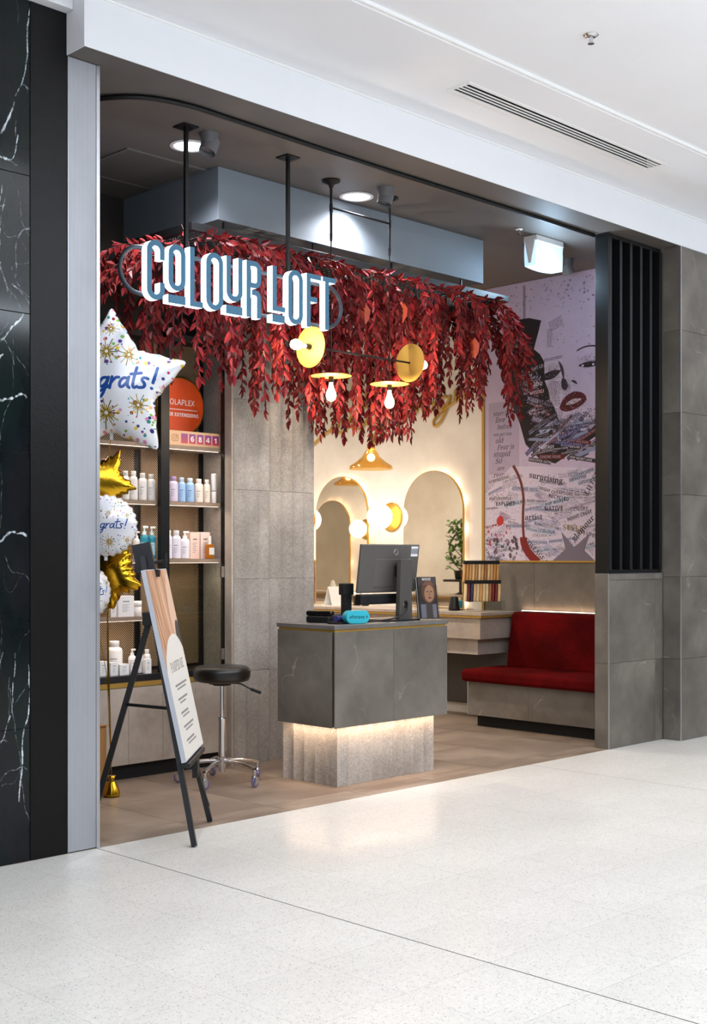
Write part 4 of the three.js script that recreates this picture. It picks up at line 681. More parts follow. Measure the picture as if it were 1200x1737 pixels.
// ---------------------------------------------------------------- illuminated shop sign
{
  const t = thing('illuminated_sign', 'white glowing shop-name letters on a dark oval frame hanging from the ceiling', 'sign', [1.28, 2.95, -0.36]);
  const X = (x) => x - 1.28, Y = (y) => y - 2.95, SW = 0.0315, DEP = 0.05;
  const arc = (cx, cy, r, a0, a1, n = 12) => Array.from({ length: n + 1 }, (_, i) => { const a = a0 + (a1 - a0) * i / n; return [cx + r * Math.cos(a), cy + r * Math.sin(a)]; });
  function strokeShape(pts, w = SW) {
    const L = [], Rr = []; const n = pts.length;
    for (let i = 0; i < n; i++) {
      const p = pts[i], a = pts[Math.max(0, i - 1)], b = pts[Math.min(n - 1, i + 1)];
      const d1 = [p[0] - a[0], p[1] - a[1]], d2 = [b[0] - p[0], b[1] - p[1]]; const nl = (d) => { const l = Math.hypot(...d); return l ? [d[0] / l, d[1] / l] : null; };
      let u = nl(d1), v = nl(d2); u = u || v; v = v || u; const m = nl([-u[1] - v[1], u[0] + v[0]]) || [-u[1], u[0]]; const c = Math.max(0.35, m[0] * -u[1] + m[1] * u[0]); const k = w / 2 / c;
      L.push([p[0] + m[0] * k, p[1] + m[1] * k]); Rr.push([p[0] - m[0] * k, p[1] - m[1] * k]);
    }
    const all = [...L, ...Rr.reverse()]; return new THREE.Shape(all.map(([x, y]) => new THREE.Vector2(x, y)));
  }
  const rect = (x0, x1, y0, y1) => { const s = new THREE.Shape(); s.moveTo(x0, y0); s.lineTo(x1, y0); s.lineTo(x1, y1); s.lineTo(x0, y1); s.closePath(); return s; };
  function ringO(x0, x1, y0, y1) {
    const st = (a, b, c, d, path) => { const r = (b - a) / 2, cx = (a + b) / 2; path.moveTo(b, c + r); path.lineTo(b, d - r); path.absarc(cx, d - r, r, 0, PI, false); path.lineTo(a, c + r); path.absarc(cx, c + r, r, PI, 2 * PI, false); return path; };
    const s = st(x0, x1, y0, y1, new THREE.Shape()); s.holes.push(st(x0 + SW, x1 - SW, y0 + SW, y1 - SW, new THREE.Path())); return s;
  }
  const T = 3.298, B = 2.958, h2 = SW / 2; const letters = {};
  { const x0 = 0.538, x1 = 0.66, r = (x1 - x0 - SW) / 2, cx = (x0 + x1) / 2; letters.letter_c = [strokeShape([[x1 - h2, 3.19], ...arc(cx, T - h2 - r, r, 0, PI), ...arc(cx, B + h2 + r, r, PI, 2 * PI), [x1 - h2, 3.06]])]; }
  letters.letter_o = [ringO(0.688, 0.808, 3.03, T)]; letters.underline = [rect(0.686, 0.808, 2.956, 3.004)];
  letters.letter_l = [strokeShape([[0.842 + h2, T + 0.004], [0.842 + h2, B + h2], [0.936, B + h2]])];
  letters.letter_o_1 = [ringO(0.962, 1.088, B, T)];
  { const x0 = 1.114, x1 = 1.238, r = (x1 - x0 - SW) / 2, cx = (x0 + x1) / 2; letters.letter_u = [strokeShape([[x0 + h2, T], ...arc(cx, 3.03 + h2 + r, r, PI, 2 * PI), [x1 - h2, T]])]; }
  letters.underline_1 = [rect(1.112, 1.236, 2.953, 3.003)];
  { const x0 = 1.27, x1 = 1.385; const rr = 0.03; letters.letter_r = [rect(x0, x0 + SW, B - 0.004, T), strokeShape([[x0 + SW, T - h2], [x1 - h2 - rr, T - h2], ...arc(x1 - h2 - rr, T - h2 - rr, rr, PI / 2, 0, 6), ...arc(x1 - h2 - rr, 3.15 + rr, rr, 0, -PI / 2, 6), [x0 + SW, 3.15]]), strokeShape([[x0 + SW + 0.012, 3.107], [x1 - h2 - rr, 3.107], ...arc(x1 - h2 - rr, 3.107 - rr, rr, PI / 2, 0, 6), [x1 - h2, B - 0.004]])]; }
  letters.letter_l_1 = [strokeShape([[1.481 + h2, T], [1.481 + h2, 3.02 + h2], [1.583, 3.02 + h2]])]; letters.underline_2 = [rect(1.479, 1.579, 2.952, 2.999)];
  letters.letter_o_2 = [ringO(1.611, 1.733, B, T)];
  letters.letter_f = [rect(1.768, 1.768 + SW, B, T), rect(1.768 + SW, 1.892, T - SW, T), rect(1.768 + SW, 1.858, 3.12, 3.12 + SW)];
  letters.letter_t = [rect(1.908, 2.02, T - SW, T), rect(1.93, 1.93 + SW, B, T - SW)];
  for (const [n, shapes] of Object.entries(letters)) {
    const base = n.replace(/_\d$/, '');
    const g = shapes.map((s) => { const e = new THREE.ExtrudeGeometry(s, { depth: DEP, bevelEnabled: false, curveSegments: 10 }); e.translate(-1.28, -2.95, 0.021 - DEP); return boxUV(e); });
    const o = mesh(base, g, mat.neon, t);
    const f = shapes.map((s) => { const e = new THREE.ExtrudeGeometry(s, { depth: 0.004, bevelEnabled: false, curveSegments: 10 }); e.translate(-1.28, -2.95, 0.0212); return boxUV(e); });
    mesh('letter_face', f, mat.neonFace, o);
  }
  // stadium ring behind the letters, cross bars, drop rods with ceiling plates
  const ring = []; const ya = 2.998, yb = 3.262, r = (yb - ya) / 2, xa = 0.41 + r, xb = 2.15 - r; const zr = -0.058;
  for (let i = 0; i <= 10; i++) ring.push([X(xa + (xb - xa) * i / 10), Y(yb), zr]); for (let i = 1; i < 10; i++) { const a = PI / 2 - PI * i / 10; ring.push([X(xb + r * Math.cos(a)), Y(ya + r + r * Math.sin(a)), zr]); } for (let i = 10; i >= 0; i--) ring.push([X(xa + (xb - xa) * i / 10), Y(ya), zr]); for (let i = 1; i < 10; i++) { const a = -PI / 2 - PI * i / 10; ring.push([X(xa + r * Math.cos(a)), Y(ya + r + r * Math.sin(a)), zr]); }
  mesh('oval_frame', tube(ring, 0.013, 160, 8, true), mat.signFrame, t);
  for (const x of [0.874, 1.68]) { mesh('hanging_rod', box(X(x) - 0.011, X(x) + 0.011, Y(yb), Y(CEIL) - 0.008, zr - 0.011, zr + 0.011, 0.002), mat.blackMetal, t); mesh('ceiling_plate', box(X(x) - 0.055, X(x) + 0.055, Y(CEIL) - 0.0085, Y(CEIL) - 0.0018, zr - 0.055, zr + 0.055, 0.001), mat.blackMetal, t); }
  rectLight('sign_light_back', 0xd8ecff, 2.0, 1.45, 0.28, [1.28, 3.13, -0.44], [1.28, 3.13, -2]);
  rectLight('sign_light_front', 0xd8ecff, 0.5, 1.45, 0.28, [1.28, 3.13, -0.30], [1.28, 3.13, 2]);
}

// ---------------------------------------------------------------- leaf rack and trailing red leaves
seed = 4242;
{
  const t = thing('mesh_rack', 'black metal mesh rack hanging under the grey bulkhead', 'rack', [2.75, 3.53, -1.1]);
  const x0 = -1.6, x1 = 1.58, z0 = -0.38, z1 = 0.38;
  mesh('frame', [box(x0, x1, 0, 0.05, z1 - 0.03, z1, 0.002), box(x0, x1, 0, 0.05, z0, z0 + 0.03, 0.002), box(x0, x0 + 0.03, 0, 0.05, z0 + 0.03, z1 - 0.03), box(x1 - 0.03, x1, 0, 0.05, z0 + 0.03, z1 - 0.03)], mat.black, t);
  const wires = []; for (let x = x0 + 0.05; x < x1; x += 0.045) wires.push(box(x - 0.003, x + 0.003, 0.004, 0.01, z0 + 0.03, z1 - 0.03)); for (let z = z0 + 0.06; z < z1 - 0.03; z += 0.045) wires.push(box(x0 + 0.03, x1 - 0.03, 0.01, 0.016, z - 0.003, z + 0.003));
  const w = mesh('wire_grid', wires, mat.black, t); w.userData.kind = 'stuff';
  for (const x of [-1.2, -0.4, 0.4, 1.2]) for (const z of [-0.3, 0.2]) mesh('hanger', box(x - 0.006, x + 0.006, 0.01, 0.153, z - 0.006, z + 0.006), mat.blackMetal, t);
}
const leafMat = PH({ vertexColors: true, roughness: 0.5, specularIntensity: 0.35, side: THREE.DoubleSide }), stemMat = S({ color: 0x3b1a14, roughness: 0.7 });
const orangeLeaf = S({ color: 0xb5431a, roughness: 0.5, side: THREE.DoubleSide });
const leafPts = [[0, 0, 0], [0.3, 0.9, 0.1], [0.42, 0, -0.02], [0.66, 0.72, 0.08], [1, 0, -0.06], [0.3, -0.9, 0.1], [0.66, -0.72, 0.08]];
const leafTri = [0, 2, 1, 1, 2, 3, 3, 2, 4, 0, 5, 2, 5, 6, 2, 6, 4, 2];
const leafGeo = [0, 1, 2, 3].map((k) => {      // single leaf, unit length along x
  const g = new THREE.BufferGeometry(), p = [], c = [], col = [[0.30, 0.022, 0.025], [0.2, 0.014, 0.018], [0.38, 0.03, 0.026], [0.14, 0.012, 0.016]][k];
  for (const i of leafTri) { p.push(leafPts[i][0], leafPts[i][2], leafPts[i][1] * 0.24); c.push(...col); } g.setAttribute('position', new THREE.Float32BufferAttribute(p, 3)); g.setAttribute('color', new THREE.Float32BufferAttribute(c, 3)); g.computeVertexNormals(); return g;
});
function leafFrames(curve, L, len) {
  const fr = []; const n = Math.max(6, Math.round(L / 0.021)); const up0 = V(R(-1, 1), R(-0.3, 0.3), R(-1, 1)).normalize();
  for (let i = 2; i <= n; i++) {
    const u = i / n, p = curve.getPointAt(u), T = curve.getTangentAt(u); let s = up0.clone().cross(T); if (s.lengthSq() < 0.01) s = V(1, 0, 0).cross(T); s.normalize(); s.applyAxisAngle(T, R(-0.75, 0.75) + (i % 2 ? 0 : PI) + (i % 6 < 2 ? PI / 2 : 0));
    const sp = R(0.45, 0.85), dir = T.clone().multiplyScalar(Math.cos(sp)).addScaledVector(s, Math.sin(sp)); dir.y -= R(0.05, 0.3); dir.normalize();
    const nrm = T.clone().cross(s).applyAxisAngle(dir, R(-0.6, 0.6)).normalize(); const b = dir.clone().cross(nrm).normalize(); const nn = b.clone().cross(dir).normalize();
    fr.push({ p, m: new THREE.Matrix4().makeBasis(dir, nn, b).scale(V(1, 1, 1).multiplyScalar(len * R(0.7, 1.15) * (u > 0.9 ? 0.75 : 1))).setPosition(p) });
    if (i === n) fr.push({ p, m: new THREE.Matrix4().makeBasis(T, nn, T.clone().cross(nn).normalize()).scale(V(1, 1, 1).multiplyScalar(len)).setPosition(p) });
  }
  return fr;
}
const strandCount = { n: 0 };
function strand(pts, label, group, single = false, len = 0.078) {
  const curve = new THREE.CatmullRomCurve3(pts.map((p) => V(...p))), L = curve.getLength();
  const root = pts[0], t = thing('leaf_garland', label, 'garland', root, 0, group); const off = V(...root);
  const stem = new THREE.TubeGeometry(curve, 14, 0.0028, 5, false); stem.translate(-off.x, -off.y, -off.z); mesh('stem', stem, stemMat, t);
  const fr = leafFrames(curve, L, len); strandCount.n++;
  if (single) { for (const { m } of fr) { const o = mesh('leaf', leafGeo[Math.floor(rnd() * 4)], leafMat, t); m.setPosition(V().setFromMatrixPosition(m).sub(off)); m.decompose(o.position, o.quaternion, o.scale); } return t; }
  const pos = [], col = [], tone = R(0.7, 1.25), v = V();
  for (const { m } of fr) { const k = R(0.45, 1.3) * tone; const hue = R(0, 0.03); for (const i of leafTri) { v.set(leafPts[i][0], leafPts[i][2], leafPts[i][1] * 0.24).applyMatrix4(m).sub(off); pos.push(v.x, v.y, v.z); col.push(0.2 * k, (0.009 + hue * 0.35) * k, 0.014 * k); } }
  const g = new THREE.BufferGeometry(); g.setAttribute('position', new THREE.Float32BufferAttribute(pos, 3)); g.setAttribute('color', new THREE.Float32BufferAttribute(col, 3)); g.computeVertexNormals();
  const o = mesh('leaves', g, leafMat, t); o.userData.kind = 'stuff'; return t;
}
{
  const prof = [[0.9, 2.85], [1.2, 2.68], [1.6, 2.5], [1.9, 2.58], [2.2, 2.45], [2.6, 2.36], [3.0, 2.4], [3.35, 2.42], [3.6, 2.72], [3.9, 2.62], [4.15, 2.62], [4.4, 2.85], [4.7, 3.1]];
  const bottom = (x) => { for (let i = 0; i + 1 < prof.length; i++) if (x <= prof[i + 1][0]) { const t = Math.max(0, (x - prof[i][0]) / (prof[i + 1][0] - prof[i][0])); return prof[i][1] + (prof[i + 1][1] - prof[i][1]) * t; } return 3.1; };
  const hang = (x, z, yb, label, group, single) => { const y0 = 3.54, dx = R(-0.1, 0.12), dz = R(-0.04, 0.1); const H = y0 - yb; strand([[x, y0, z], [x + dx * 0.3, y0 + 0.0 - H * 0.2, z + dz * 0.6], [x + dx * 0.7, y0 - H * 0.55, z + dz], [x + dx, yb, z + dz * 0.9]], label, group, single); };
  const nth = ['first', 'second', 'third', 'fourth', 'fifth', 'sixth', 'seventh', 'eighth', 'ninth'];
  // curtain: rows of hanging strands, thinner at the left
  const rows = [[-0.80, 'front'], [-0.98, 'middle'], [-1.17, 'rear'], [-1.33, 'rear']];
  const spot = (x) => x < 1.45 ? 'behind the left letters' : x < 1.8 ? 'by the left column edge' : x < 2.15 ? 'by the right column half' : x < 2.45 ? 'at the left disc lamp' : x < 2.75 ? 'between the two lamp rods' : x < 3.1 ? 'at the right disc lamp' : x < 3.45 ? 'just right of the disc lamp' : x < 3.8 ? 'above the right arched mirror' : x < 4.05 ? 'left of the gold wall strip' : 'over the gold wall strip';
  const gl = { front: 'red leaf garland in the front row', middle: 'red leaf garland in the middle row', rear: 'red leaf garland in the rear row' };
  for (const [z, row] of rows) for (let x = 1.2; x < 4.3; x += (x < 2.2 ? 0.1 : 0.07) * R(0.75, 1.25)) {
    if (row !== 'front' && x < 2.1 && rnd() < 0.35) continue;
    const yb = bottom(x + (row === 'rear' ? -0.35 : row === 'middle' ? -0.15 : 0)) + (rnd() < 0.45 ? R(0, 0.12) : R(0.15, 0.62)); hang(x, z + R(-0.05, 0.05), yb, `${yb < 2.62 ? 'long' : yb < 2.95 ? 'medium' : 'short'} ${gl[row]}, ${spot(x)}`, `${row} row of hanging red leaf garlands`);
  }
  // fronds that arch over the front edge behind the sign
  for (let x = 1.22; x < 4.2; x += (x < 2.3 ? 0.1 : 0.2) * R(0.8, 1.2)) { const f = R(0.05, 0.2), d = R(0.28, 0.5), sx = R(0.0, 0.3); strand([[x, 3.5, -0.82], [x + sx * 0.3, 3.52, -0.74 + f * 0.3], [x + sx * 0.6, 3.48, -0.7 + f * 0.7], [x + sx * 0.9, 3.36, -0.68 + f], [x + sx, 3.48 - d, -0.68 + f]], `red leaf frond arching over the rack edge, ${spot(x)}`, 'arching red leaf fronds on the rack edge'); }
  // left end: sprays reaching towards the grey pier, and long strands
  for (let k = 0; k < 9; k++) { const z = -0.85 - k * 0.07, y = R(-0.24, 0.0), l = R(0.3, 0.5); strand([[1.2, 3.52, z], [1.2 - l * 0.4, 3.56 + y, z - 0.02], [1.2 - l * 0.8, 3.46 + y, z], [1.2 - l, 3.3 + y, z + 0.03]], `spray of red leaves reaching left from the rack end, ${nth[k]} from the front`, 'red leaf sprays at the left end of the rack'); }
  for (let k = 0; k < 8; k++) { const z = -0.9 - k * 0.075, x = R(0.98, 1.2), yb = R(2.6, 2.95); strand([[1.2, 3.55, z], [x, 3.48, z], [x - 0.03, 3.2, z + 0.02], [x - 0.04, yb, z]], `red leaf strand hanging at the left rack end, ${nth[k]} from the front`, 'red leaf strands at the left end of the rack'); }
  // right end: fronds sweeping right and down in front of the mural
  for (let k = 0; k < 17; k++) { const z = -0.75 - rnd() * 0.6, l = R(0.25, 0.66), d = R(0.3, 0.85), x = 4.1 + R(0, 0.2); strand([[x, 3.55, z], [x + l * 0.45, 3.53 - d * 0.05, z + 0.03], [x + l * 0.8, 3.45 - d * 0.35, z + 0.05], [x + l, 3.5 - d, z + 0.05]], `${l > 0.5 ? 'far-reaching' : l > 0.37 ? 'medium' : 'short'} red frond ${d > 0.65 ? 'drooping low' : d > 0.45 ? 'drooping' : 'held high'} before the mural, ${z > -0.95 ? 'front' : z > -1.15 ? 'middle' : 'rear'} of the rack`, 'red leaf fronds at the right end of the rack'); }
  // the nearest strands, every leaf on its own
  [[1.36, -0.74, 2.66, 'hanging left of the stone column under the letter U'], [1.62, -0.73, 2.46, 'hanging before the left edge of the stone column'], [1.78, -0.72, 2.62, 'hanging before the stone column, short one'], [2.02, -0.73, 2.47, 'hanging before the right part of the stone column'], [2.12, -0.72, 2.62, 'hanging beside the lit bulb over the stone column'], [1.1, -0.76, 2.62, 'hanging above the orange sign']].forEach(([x, z, yb, l]) => { strand([[x, 3.56, z], [x + 0.02, 3.4, z + 0.06], [x + 0.05, 3.0, z + 0.08], [x + 0.09, yb, z + 0.06]], `single long strand of red leaves ${l}`, undefined, true, 0.085); });
  for (const [x, y, z, l] of [[2.62, 3.28, -0.66, 'over the hanging lamp rods'], [3.05, 3.36, -0.7, 'in the middle of the red curtain'], [3.9, 3.2, -0.72, 'near the right end of the rack']]) { const t = thing('orange_leaf', `single broad orange leaf ${l}`, 'leaf', [x, y, z]); const g = leafGeo[0].clone(); g.scale(0.17, 0.17, 0.2); g.rotateZ(-PI / 2); g.rotateY(0.9); mesh('blade', g, orangeLeaf, t); mesh('stalk', rod([0, 0, 0], [0.01, 0.08, -0.02], 0.002, 5), stemMat, t); }
}

// ---------------------------------------------------------------- ceiling fixtures of the shop
function downlight(x, z, label, I = 13) {
  const t = thing('downlight', label, 'lamp', [x, CEIL, z], 0, 'round recessed downlights'); mesh('ring', lathe([[0.095, -0.001], [0.12, -0.001], [0.12, -0.006], [0.1, -0.01], [0.095, -0.004]], 32), S({ color: 0xdedede, roughness: 0.5 }), t);
  mesh('diffuser', lathe([[0, -0.005], [0.098, -0.005], [0.098, -0.001], [0, -0.001]], 32), mat.down, t); spotLight('downlight_beam', 0xf3f6ff, I, [x, CEIL - 0.02, z], [x, 0, z], 1.25, 0.8, 4);
}
downlight(1.1, -0.68, 'bright round downlight in the shop ceiling behind the left sign rod'); downlight(2.6, -0.72, 'bright round downlight in the shop ceiling between the two lamp rods');
for (const [x, z, l] of [[3.6, -3.3, 'nearest the right mirror'], [3.6, -5.2, 'in the middle of the salon'], [3.6, -7.4, 'at the back of the salon']]) { const t = thing('salon_downlight', `warm downlight in the hidden salon ceiling, ${l}`, 'lamp', [x, CEIL, z]); mesh('ring', lathe([[0.075, -0.001], [0.1, -0.001], [0.1, -0.006], [0.08, -0.01], [0.075, -0.004]], 32), mat.whitePlain, t); mesh('diffuser', lathe([[0, -0.004], [0.078, -0.004], [0.078, -0.001], [0, -0.001]], 32), S({ color: 0xffffff, emissive: 0xffe2c0, emissiveIntensity: 5 }), t); spotLight('salon_beam', 0xfff3e6, 36, [x, CEIL - 0.02, z], [x, 0, z], 1.3, 0.8, 4); }
function ceilingSpot(x, z, dx, dz, label) { const t = thing('ceiling_spot', label, 'lamp', [x, CEIL, z], 0, 'grey adjustable ceiling spots'); mesh('mount', cyl(0.05, 0.06, -0.065, -0.001, 0, 0, 24), S({ color: 0x5d5c5e, roughness: 0.5 }), t); const h = new THREE.CylinderGeometry(0.052, 0.052, 0.09, 24, 1, true).toNonIndexed(); h.rotateX(dz); h.rotateZ(dx); h.translate(0, -0.075, 0); mesh('head', h, S({ color: 0x6a696b, roughness: 0.4, side: THREE.DoubleSide }), t); const l = new THREE.CircleGeometry(0.045, 24).toNonIndexed(); l.rotateX(PI / 2); l.rotateX(dz); l.rotateZ(dx); l.translate(dx * 0.03, -0.09, 0); mesh('lens', l, mat.chrome, t); }
ceilingSpot(1.05, -0.42, -0.4, 0, 'grey adjustable spot in front of the left downlight'); ceilingSpot(2.6, -0.44, -0.3, 0, 'grey adjustable spot beside the right lamp rod'); ceilingSpot(5.2, -0.78, 0.6, 0, 'grey adjustable spot above the mural');
{
  const s = thing('shop_sprinkler', 'small sprinkler head in the dark shop ceiling by the emergency light', 'sprinkler', [4.11, CEIL, -0.45]); mesh('plate', lathe([[0, -0.001], [0.03, -0.001], [0.026, -0.008], [0, -0.01]], 16), mat.whitePlain, s); mesh('nozzle', [cyl(0.008, 0.01, -0.04, -0.008), cyl(0.016, 0.016, -0.044, -0.04)], mat.chrome, s);
  const t = thing('emergency_light', 'pale blue glowing emergency light box on the shop ceiling', 'lamp', [4.5, CEIL, -0.5]);
  const sh = new THREE.Shape(); sh.moveTo(-0.17, -0.03); sh.lineTo(0.17, -0.03); sh.quadraticCurveTo(0.186, -0.12, 0.172, -0.235); sh.quadraticCurveTo(0, -0.256, -0.172, -0.235); sh.quadraticCurveTo(-0.186, -0.12, -0.17, -0.03);
  const bd = new THREE.ExtrudeGeometry(sh, { depth: 0.1, bevelEnabled: true, bevelSize: 0.006, bevelThickness: 0.006, bevelSegments: 2, curveSegments: 10 }); bd.translate(0, 0.0, -0.055); mesh('diffuser', boxUV(bd), mat.exitLamp, t);
  mesh('housing', box(-0.18, 0.18, -0.05, -0.002, -0.07, 0.06, 0.006), mat.exitBody, t); const wd = new THREE.Shape(); wd.moveTo(-0.05, -0.04); wd.lineTo(0.05, -0.04); wd.lineTo(0.01, -0.22); wd.lineTo(-0.01, -0.22); wd.closePath(); for (const x of [-0.192, 0.186]) { const e = new THREE.ExtrudeGeometry(wd, { depth: 0.008, bevelEnabled: false }); e.rotateY(PI / 2); e.translate(x, 0, -0.0); mesh('side_plate', boxUV(e), mat.exitBody, t); }
  pointLight('emergency_glow', 0xb9dbf6, 1.5, [4.5, CEIL - 0.3, -0.44], 3); rectLight('emergency_glow_front', 0xb9dbf6, 1.0, 0.3, 0.18, [4.5, CEIL - 0.14, -0.43], [4.5, CEIL - 0.14, 2]);
}
// lamp of four brass discs on black rods
{
  const t = thing('disc_chandelier', 'black rod lamp with four brass discs and bare glowing bulbs', 'lamp', [2.503, CEIL, -0.58]);
  const xa = -0.286, xb = 0.286, Y = (y) => y - CEIL; const rods = [];
  for (const x of [xa, xb]) {
    mesh('ceiling_cup', lathe([[0, -0.002], [0.062, -0.002], [0.062, -0.012], [0.02, -0.03], [0.012, -0.05], [0, -0.05]], 28).translate(x, 0, 0), mat.blackMetal, t);
    mesh('rod', [rod([x, Y(4.0), 0], [x, Y(3.66), 0], 0.009), rod([x, Y(3.66), 0], [x, Y(2.75), 0], 0.0045, 8), cyl(0.012, 0.012, Y(3.82), Y(3.87), x, 0, 14), cyl(0.008, 0.012, Y(3.62), Y(3.67), x, 0, 12)], mat.blackMetal, t);
  }
  mesh('cross_rod', rod([xa, Y(3.846), 0], [xb, Y(3.846), 0], 0.007), mat.blackMetal, t); mesh('cross_rod', rod([xa - 0.2, Y(2.888), 0], [xb + 0.22, Y(2.888), 0], 0.007), mat.blackMetal, t);
  const bulbProfile = [[0, 0], [0.012, 0], [0.013, -0.02], [0.02, -0.045], [0.033, -0.075], [0.036, -0.095], [0.028, -0.118], [0.012, -0.13], [0, -0.131]];
  const unit = (place) => {
    const fx = (g) => place(g); const disc = mesh('brass_disc', fx(lathe([[0, 0], [0.137, -0.002], [0.138, -0.006], [0.02, -0.01], [0, -0.01]], 48)), mat.brassDisc, t);
    mesh('socket', fx(lathe([[0, -0.008], [0.018, -0.008], [0.018, -0.045], [0.012, -0.05], [0, -0.05]], 16)), mat.blackMetal, t);
    mesh('bulb', fx(lathe(bulbProfile, 20).translate(0, -0.045, 0)), mat.bulb, t);
  };
  unit((g) => g.translate(xa, Y(2.72), 0)); unit((g) => g.translate(xb, Y(2.72), 0));
  unit((g) => { g.rotateZ(-PI / 2); return g.translate(xa - 0.185, Y(2.888), 0); }); unit((g) => { g.rotateZ(PI / 2); return g.translate(xb + 0.21, Y(2.888), 0); });
  for (const p of [[2.503 + xa, 2.59, -0.58], [2.503 + xb, 2.59, -0.58], [2.503 + xa - 0.31, 2.888, -0.58], [2.503 + xb + 0.335, 2.888, -0.58]]) pointLight('bulb_light', 0xffe6c8, 0.9, p, 1.6);
}
function amberPendant(x, y, z, label) {
  const t = thing('amber_pendant', label, 'lamp', [x, y, z], 0, 'amber glass pendants'); mesh('cord', rod([0, 0.26, 0], [0, CEIL - y - 0.002, 0], 0.003, 6), mat.black, t);
  mesh('cap', [lathe([[0, 0.26], [0.018, 0.26], [0.022, 0.225], [0.036, 0.22], [0.036, 0.175], [0, 0.175]], 20)], mat.brassMatt, t);
  mesh('shade', lathe([[0.035, 0.18], [0.06, 0.15], [0.08, 0.11], [0.14, 0.06], [0.19, 0.03], [0.197, 0.0], [0.193, 0.0], [0.186, 0.028], [0.137, 0.056], [0.076, 0.107], [0.056, 0.147], [0.031, 0.177]], 36), mat.amberGlass, t);
  mesh('bulb', sph(0.035, 0, 0.105, 0, 16, 12), mat.bulb, t); pointLight('pendant_light', 0xffe2bc, 0.9, [x, y + 0.105, z], 1.6);
}
amberPendant(4.35, 2.275, -2.28, 'amber glass bell pendant hanging before the cream mirror wall'); amberPendant(3.0, 2.45, -6.4, 'amber glass pendant deep in the salon, seen in the left mirror');

// ---------------------------------------------------------------- easel with poster
{
  const t = thing('poster_easel', 'black folding A-frame easel holding a white beauty poster', 'easel', [0.575, 0, 0.12], 0.77);
  const back = (h) => -0.33 * h / 1.55; const m = mat.black;
  for (const s of [-1, 1]) mesh('front_leg', bar([s * 0.31, 0.004, 0.0], [s * 0.035, 1.5, back(1.5)], 0.028, 0.028), S({ color: 0x1c1d22, roughness: 0.4 }), t);
  mesh('rear_leg', bar([0.0, 0.004, -0.62], [0.0, 1.16, back(1.16) - 0.04], 0.03, 0.024), m, t);
  mesh('brace', bar([-0.18, 0.7, back(0.7)], [0, 0.7, -0.42], 0.014, 0.016), m, t);
  mesh('hinge_block', box(-0.06, 0.06, 1.13, 1.2, back(1.16) - 0.07, back(1.16) - 0.01, 0.004), m, t);
  mesh('head', [bar([0, 1.42, back(1.42)], [0, 1.57, back(1.57)], 0.1, 0.036)], S({ color: 0x24252b, roughness: 0.45 }), t);
  const kn = mesh('clamp', [rod([0, 1.46, back(1.46)], [0, 1.48, back(1.46) + 0.12], 0.008, 8), rod([-0.0, 1.44, back(1.46) + 0.11], [0.0, 1.52, back(1.46) + 0.11], 0.01, 8), box(-0.02, 0.02, 1.39, 1.43, back(1.42) + 0.02, back(1.42) + 0.07, 0.003)], m, t);
  mesh('tray_arm', [box(-0.28, 0.3, 0.4, 0.425, back(0.41) + 0.005, back(0.41) + 0.06, 0.003), box(0.12, 0.2, 0.28, 0.42, back(0.35) + 0.0, back(0.35) + 0.03, 0.003)], m, t);
  mesh('rivet', [sph(0.006, 0.016, 1.1, back(1.1) - 0.06, 8, 6), sph(0.006, 0.016, 1.03, back(1.03) - 0.1, 8, 6)], mat.chrome, t);
  mesh('centre_strut', bar([0.16, 0.12, 0.012], [0.16, 0.42, back(0.42)], 0.02, 0.012), m, t);
  // poster board
  const map = canvasTex(512, 800, (g) => {
    g.fillStyle = '#ece7df'; g.fillRect(0, 0, 512, 800); g.save(); g.beginPath(); g.moveTo(0, 0); g.lineTo(512, 0); g.lineTo(512, 360); g.quadraticCurveTo(400, 250, 190, 300); g.quadraticCurveTo(60, 340, 0, 430); g.closePath(); g.clip();
    g.fillStyle = '#d9b093'; g.fillRect(0, 0, 512, 500); for (let k = 0; k < 130; k++) { g.strokeStyle = ['#b07a54', '#c8926c', '#8a5638', '#e6c3a6', '#d3a27e'][k % 5]; g.globalAlpha = 0.5; g.lineWidth = R(3, 16); const x = R(-60, 420); g.beginPath(); g.moveTo(x, -20); g.bezierCurveTo(x + R(-40, 60), 140, x + R(0, 120), 260, x + R(20, 190), 470); g.stroke(); } g.globalAlpha = 1;
    g.fillStyle = '#e5c0a6'; g.beginPath(); g.ellipse(470, 190, 110, 170, 0.2, 0, 7); g.fill(); g.fillStyle = '#3a3634'; g.beginPath(); g.ellipse(470, 300, 60, 70, 0.2, 0, 7); g.fill(); g.restore();
    g.fillStyle = '#2e2c2b'; g.font = '56px serif'; g.textAlign = 'center'; g.fillText('PAMPER ME', 270, 440); g.fillStyle = '#8c8a88';
    for (let i = 0; i < 5; i++) { g.fillRect(120, 495 + i * 58, 300 - (i * 53) % 120, 9); g.fillRect(150, 512 + i * 58, 230 - (i * 71) % 90, 7); }
  });
  const bd = new THREE.BoxGeometry(0.66, 1.02, 0.024); const lean = (g) => { g.rotateX(-Math.atan(0.33 / 1.55)); g.translate(0.04, 0.93, back(0.93) + 0.034); return g; };
  mesh('board', lean(boxUV(bd)), S({ color: 0xc3c7d2, roughness: 0.45, metalness: 0.2 }), t);
  const pf = new THREE.PlaneGeometry(0.65, 1.01).toNonIndexed(); pf.translate(0, 0, 0.0126); mesh('poster', lean(pf), S({ map, roughness: 0.45 }), t);
}
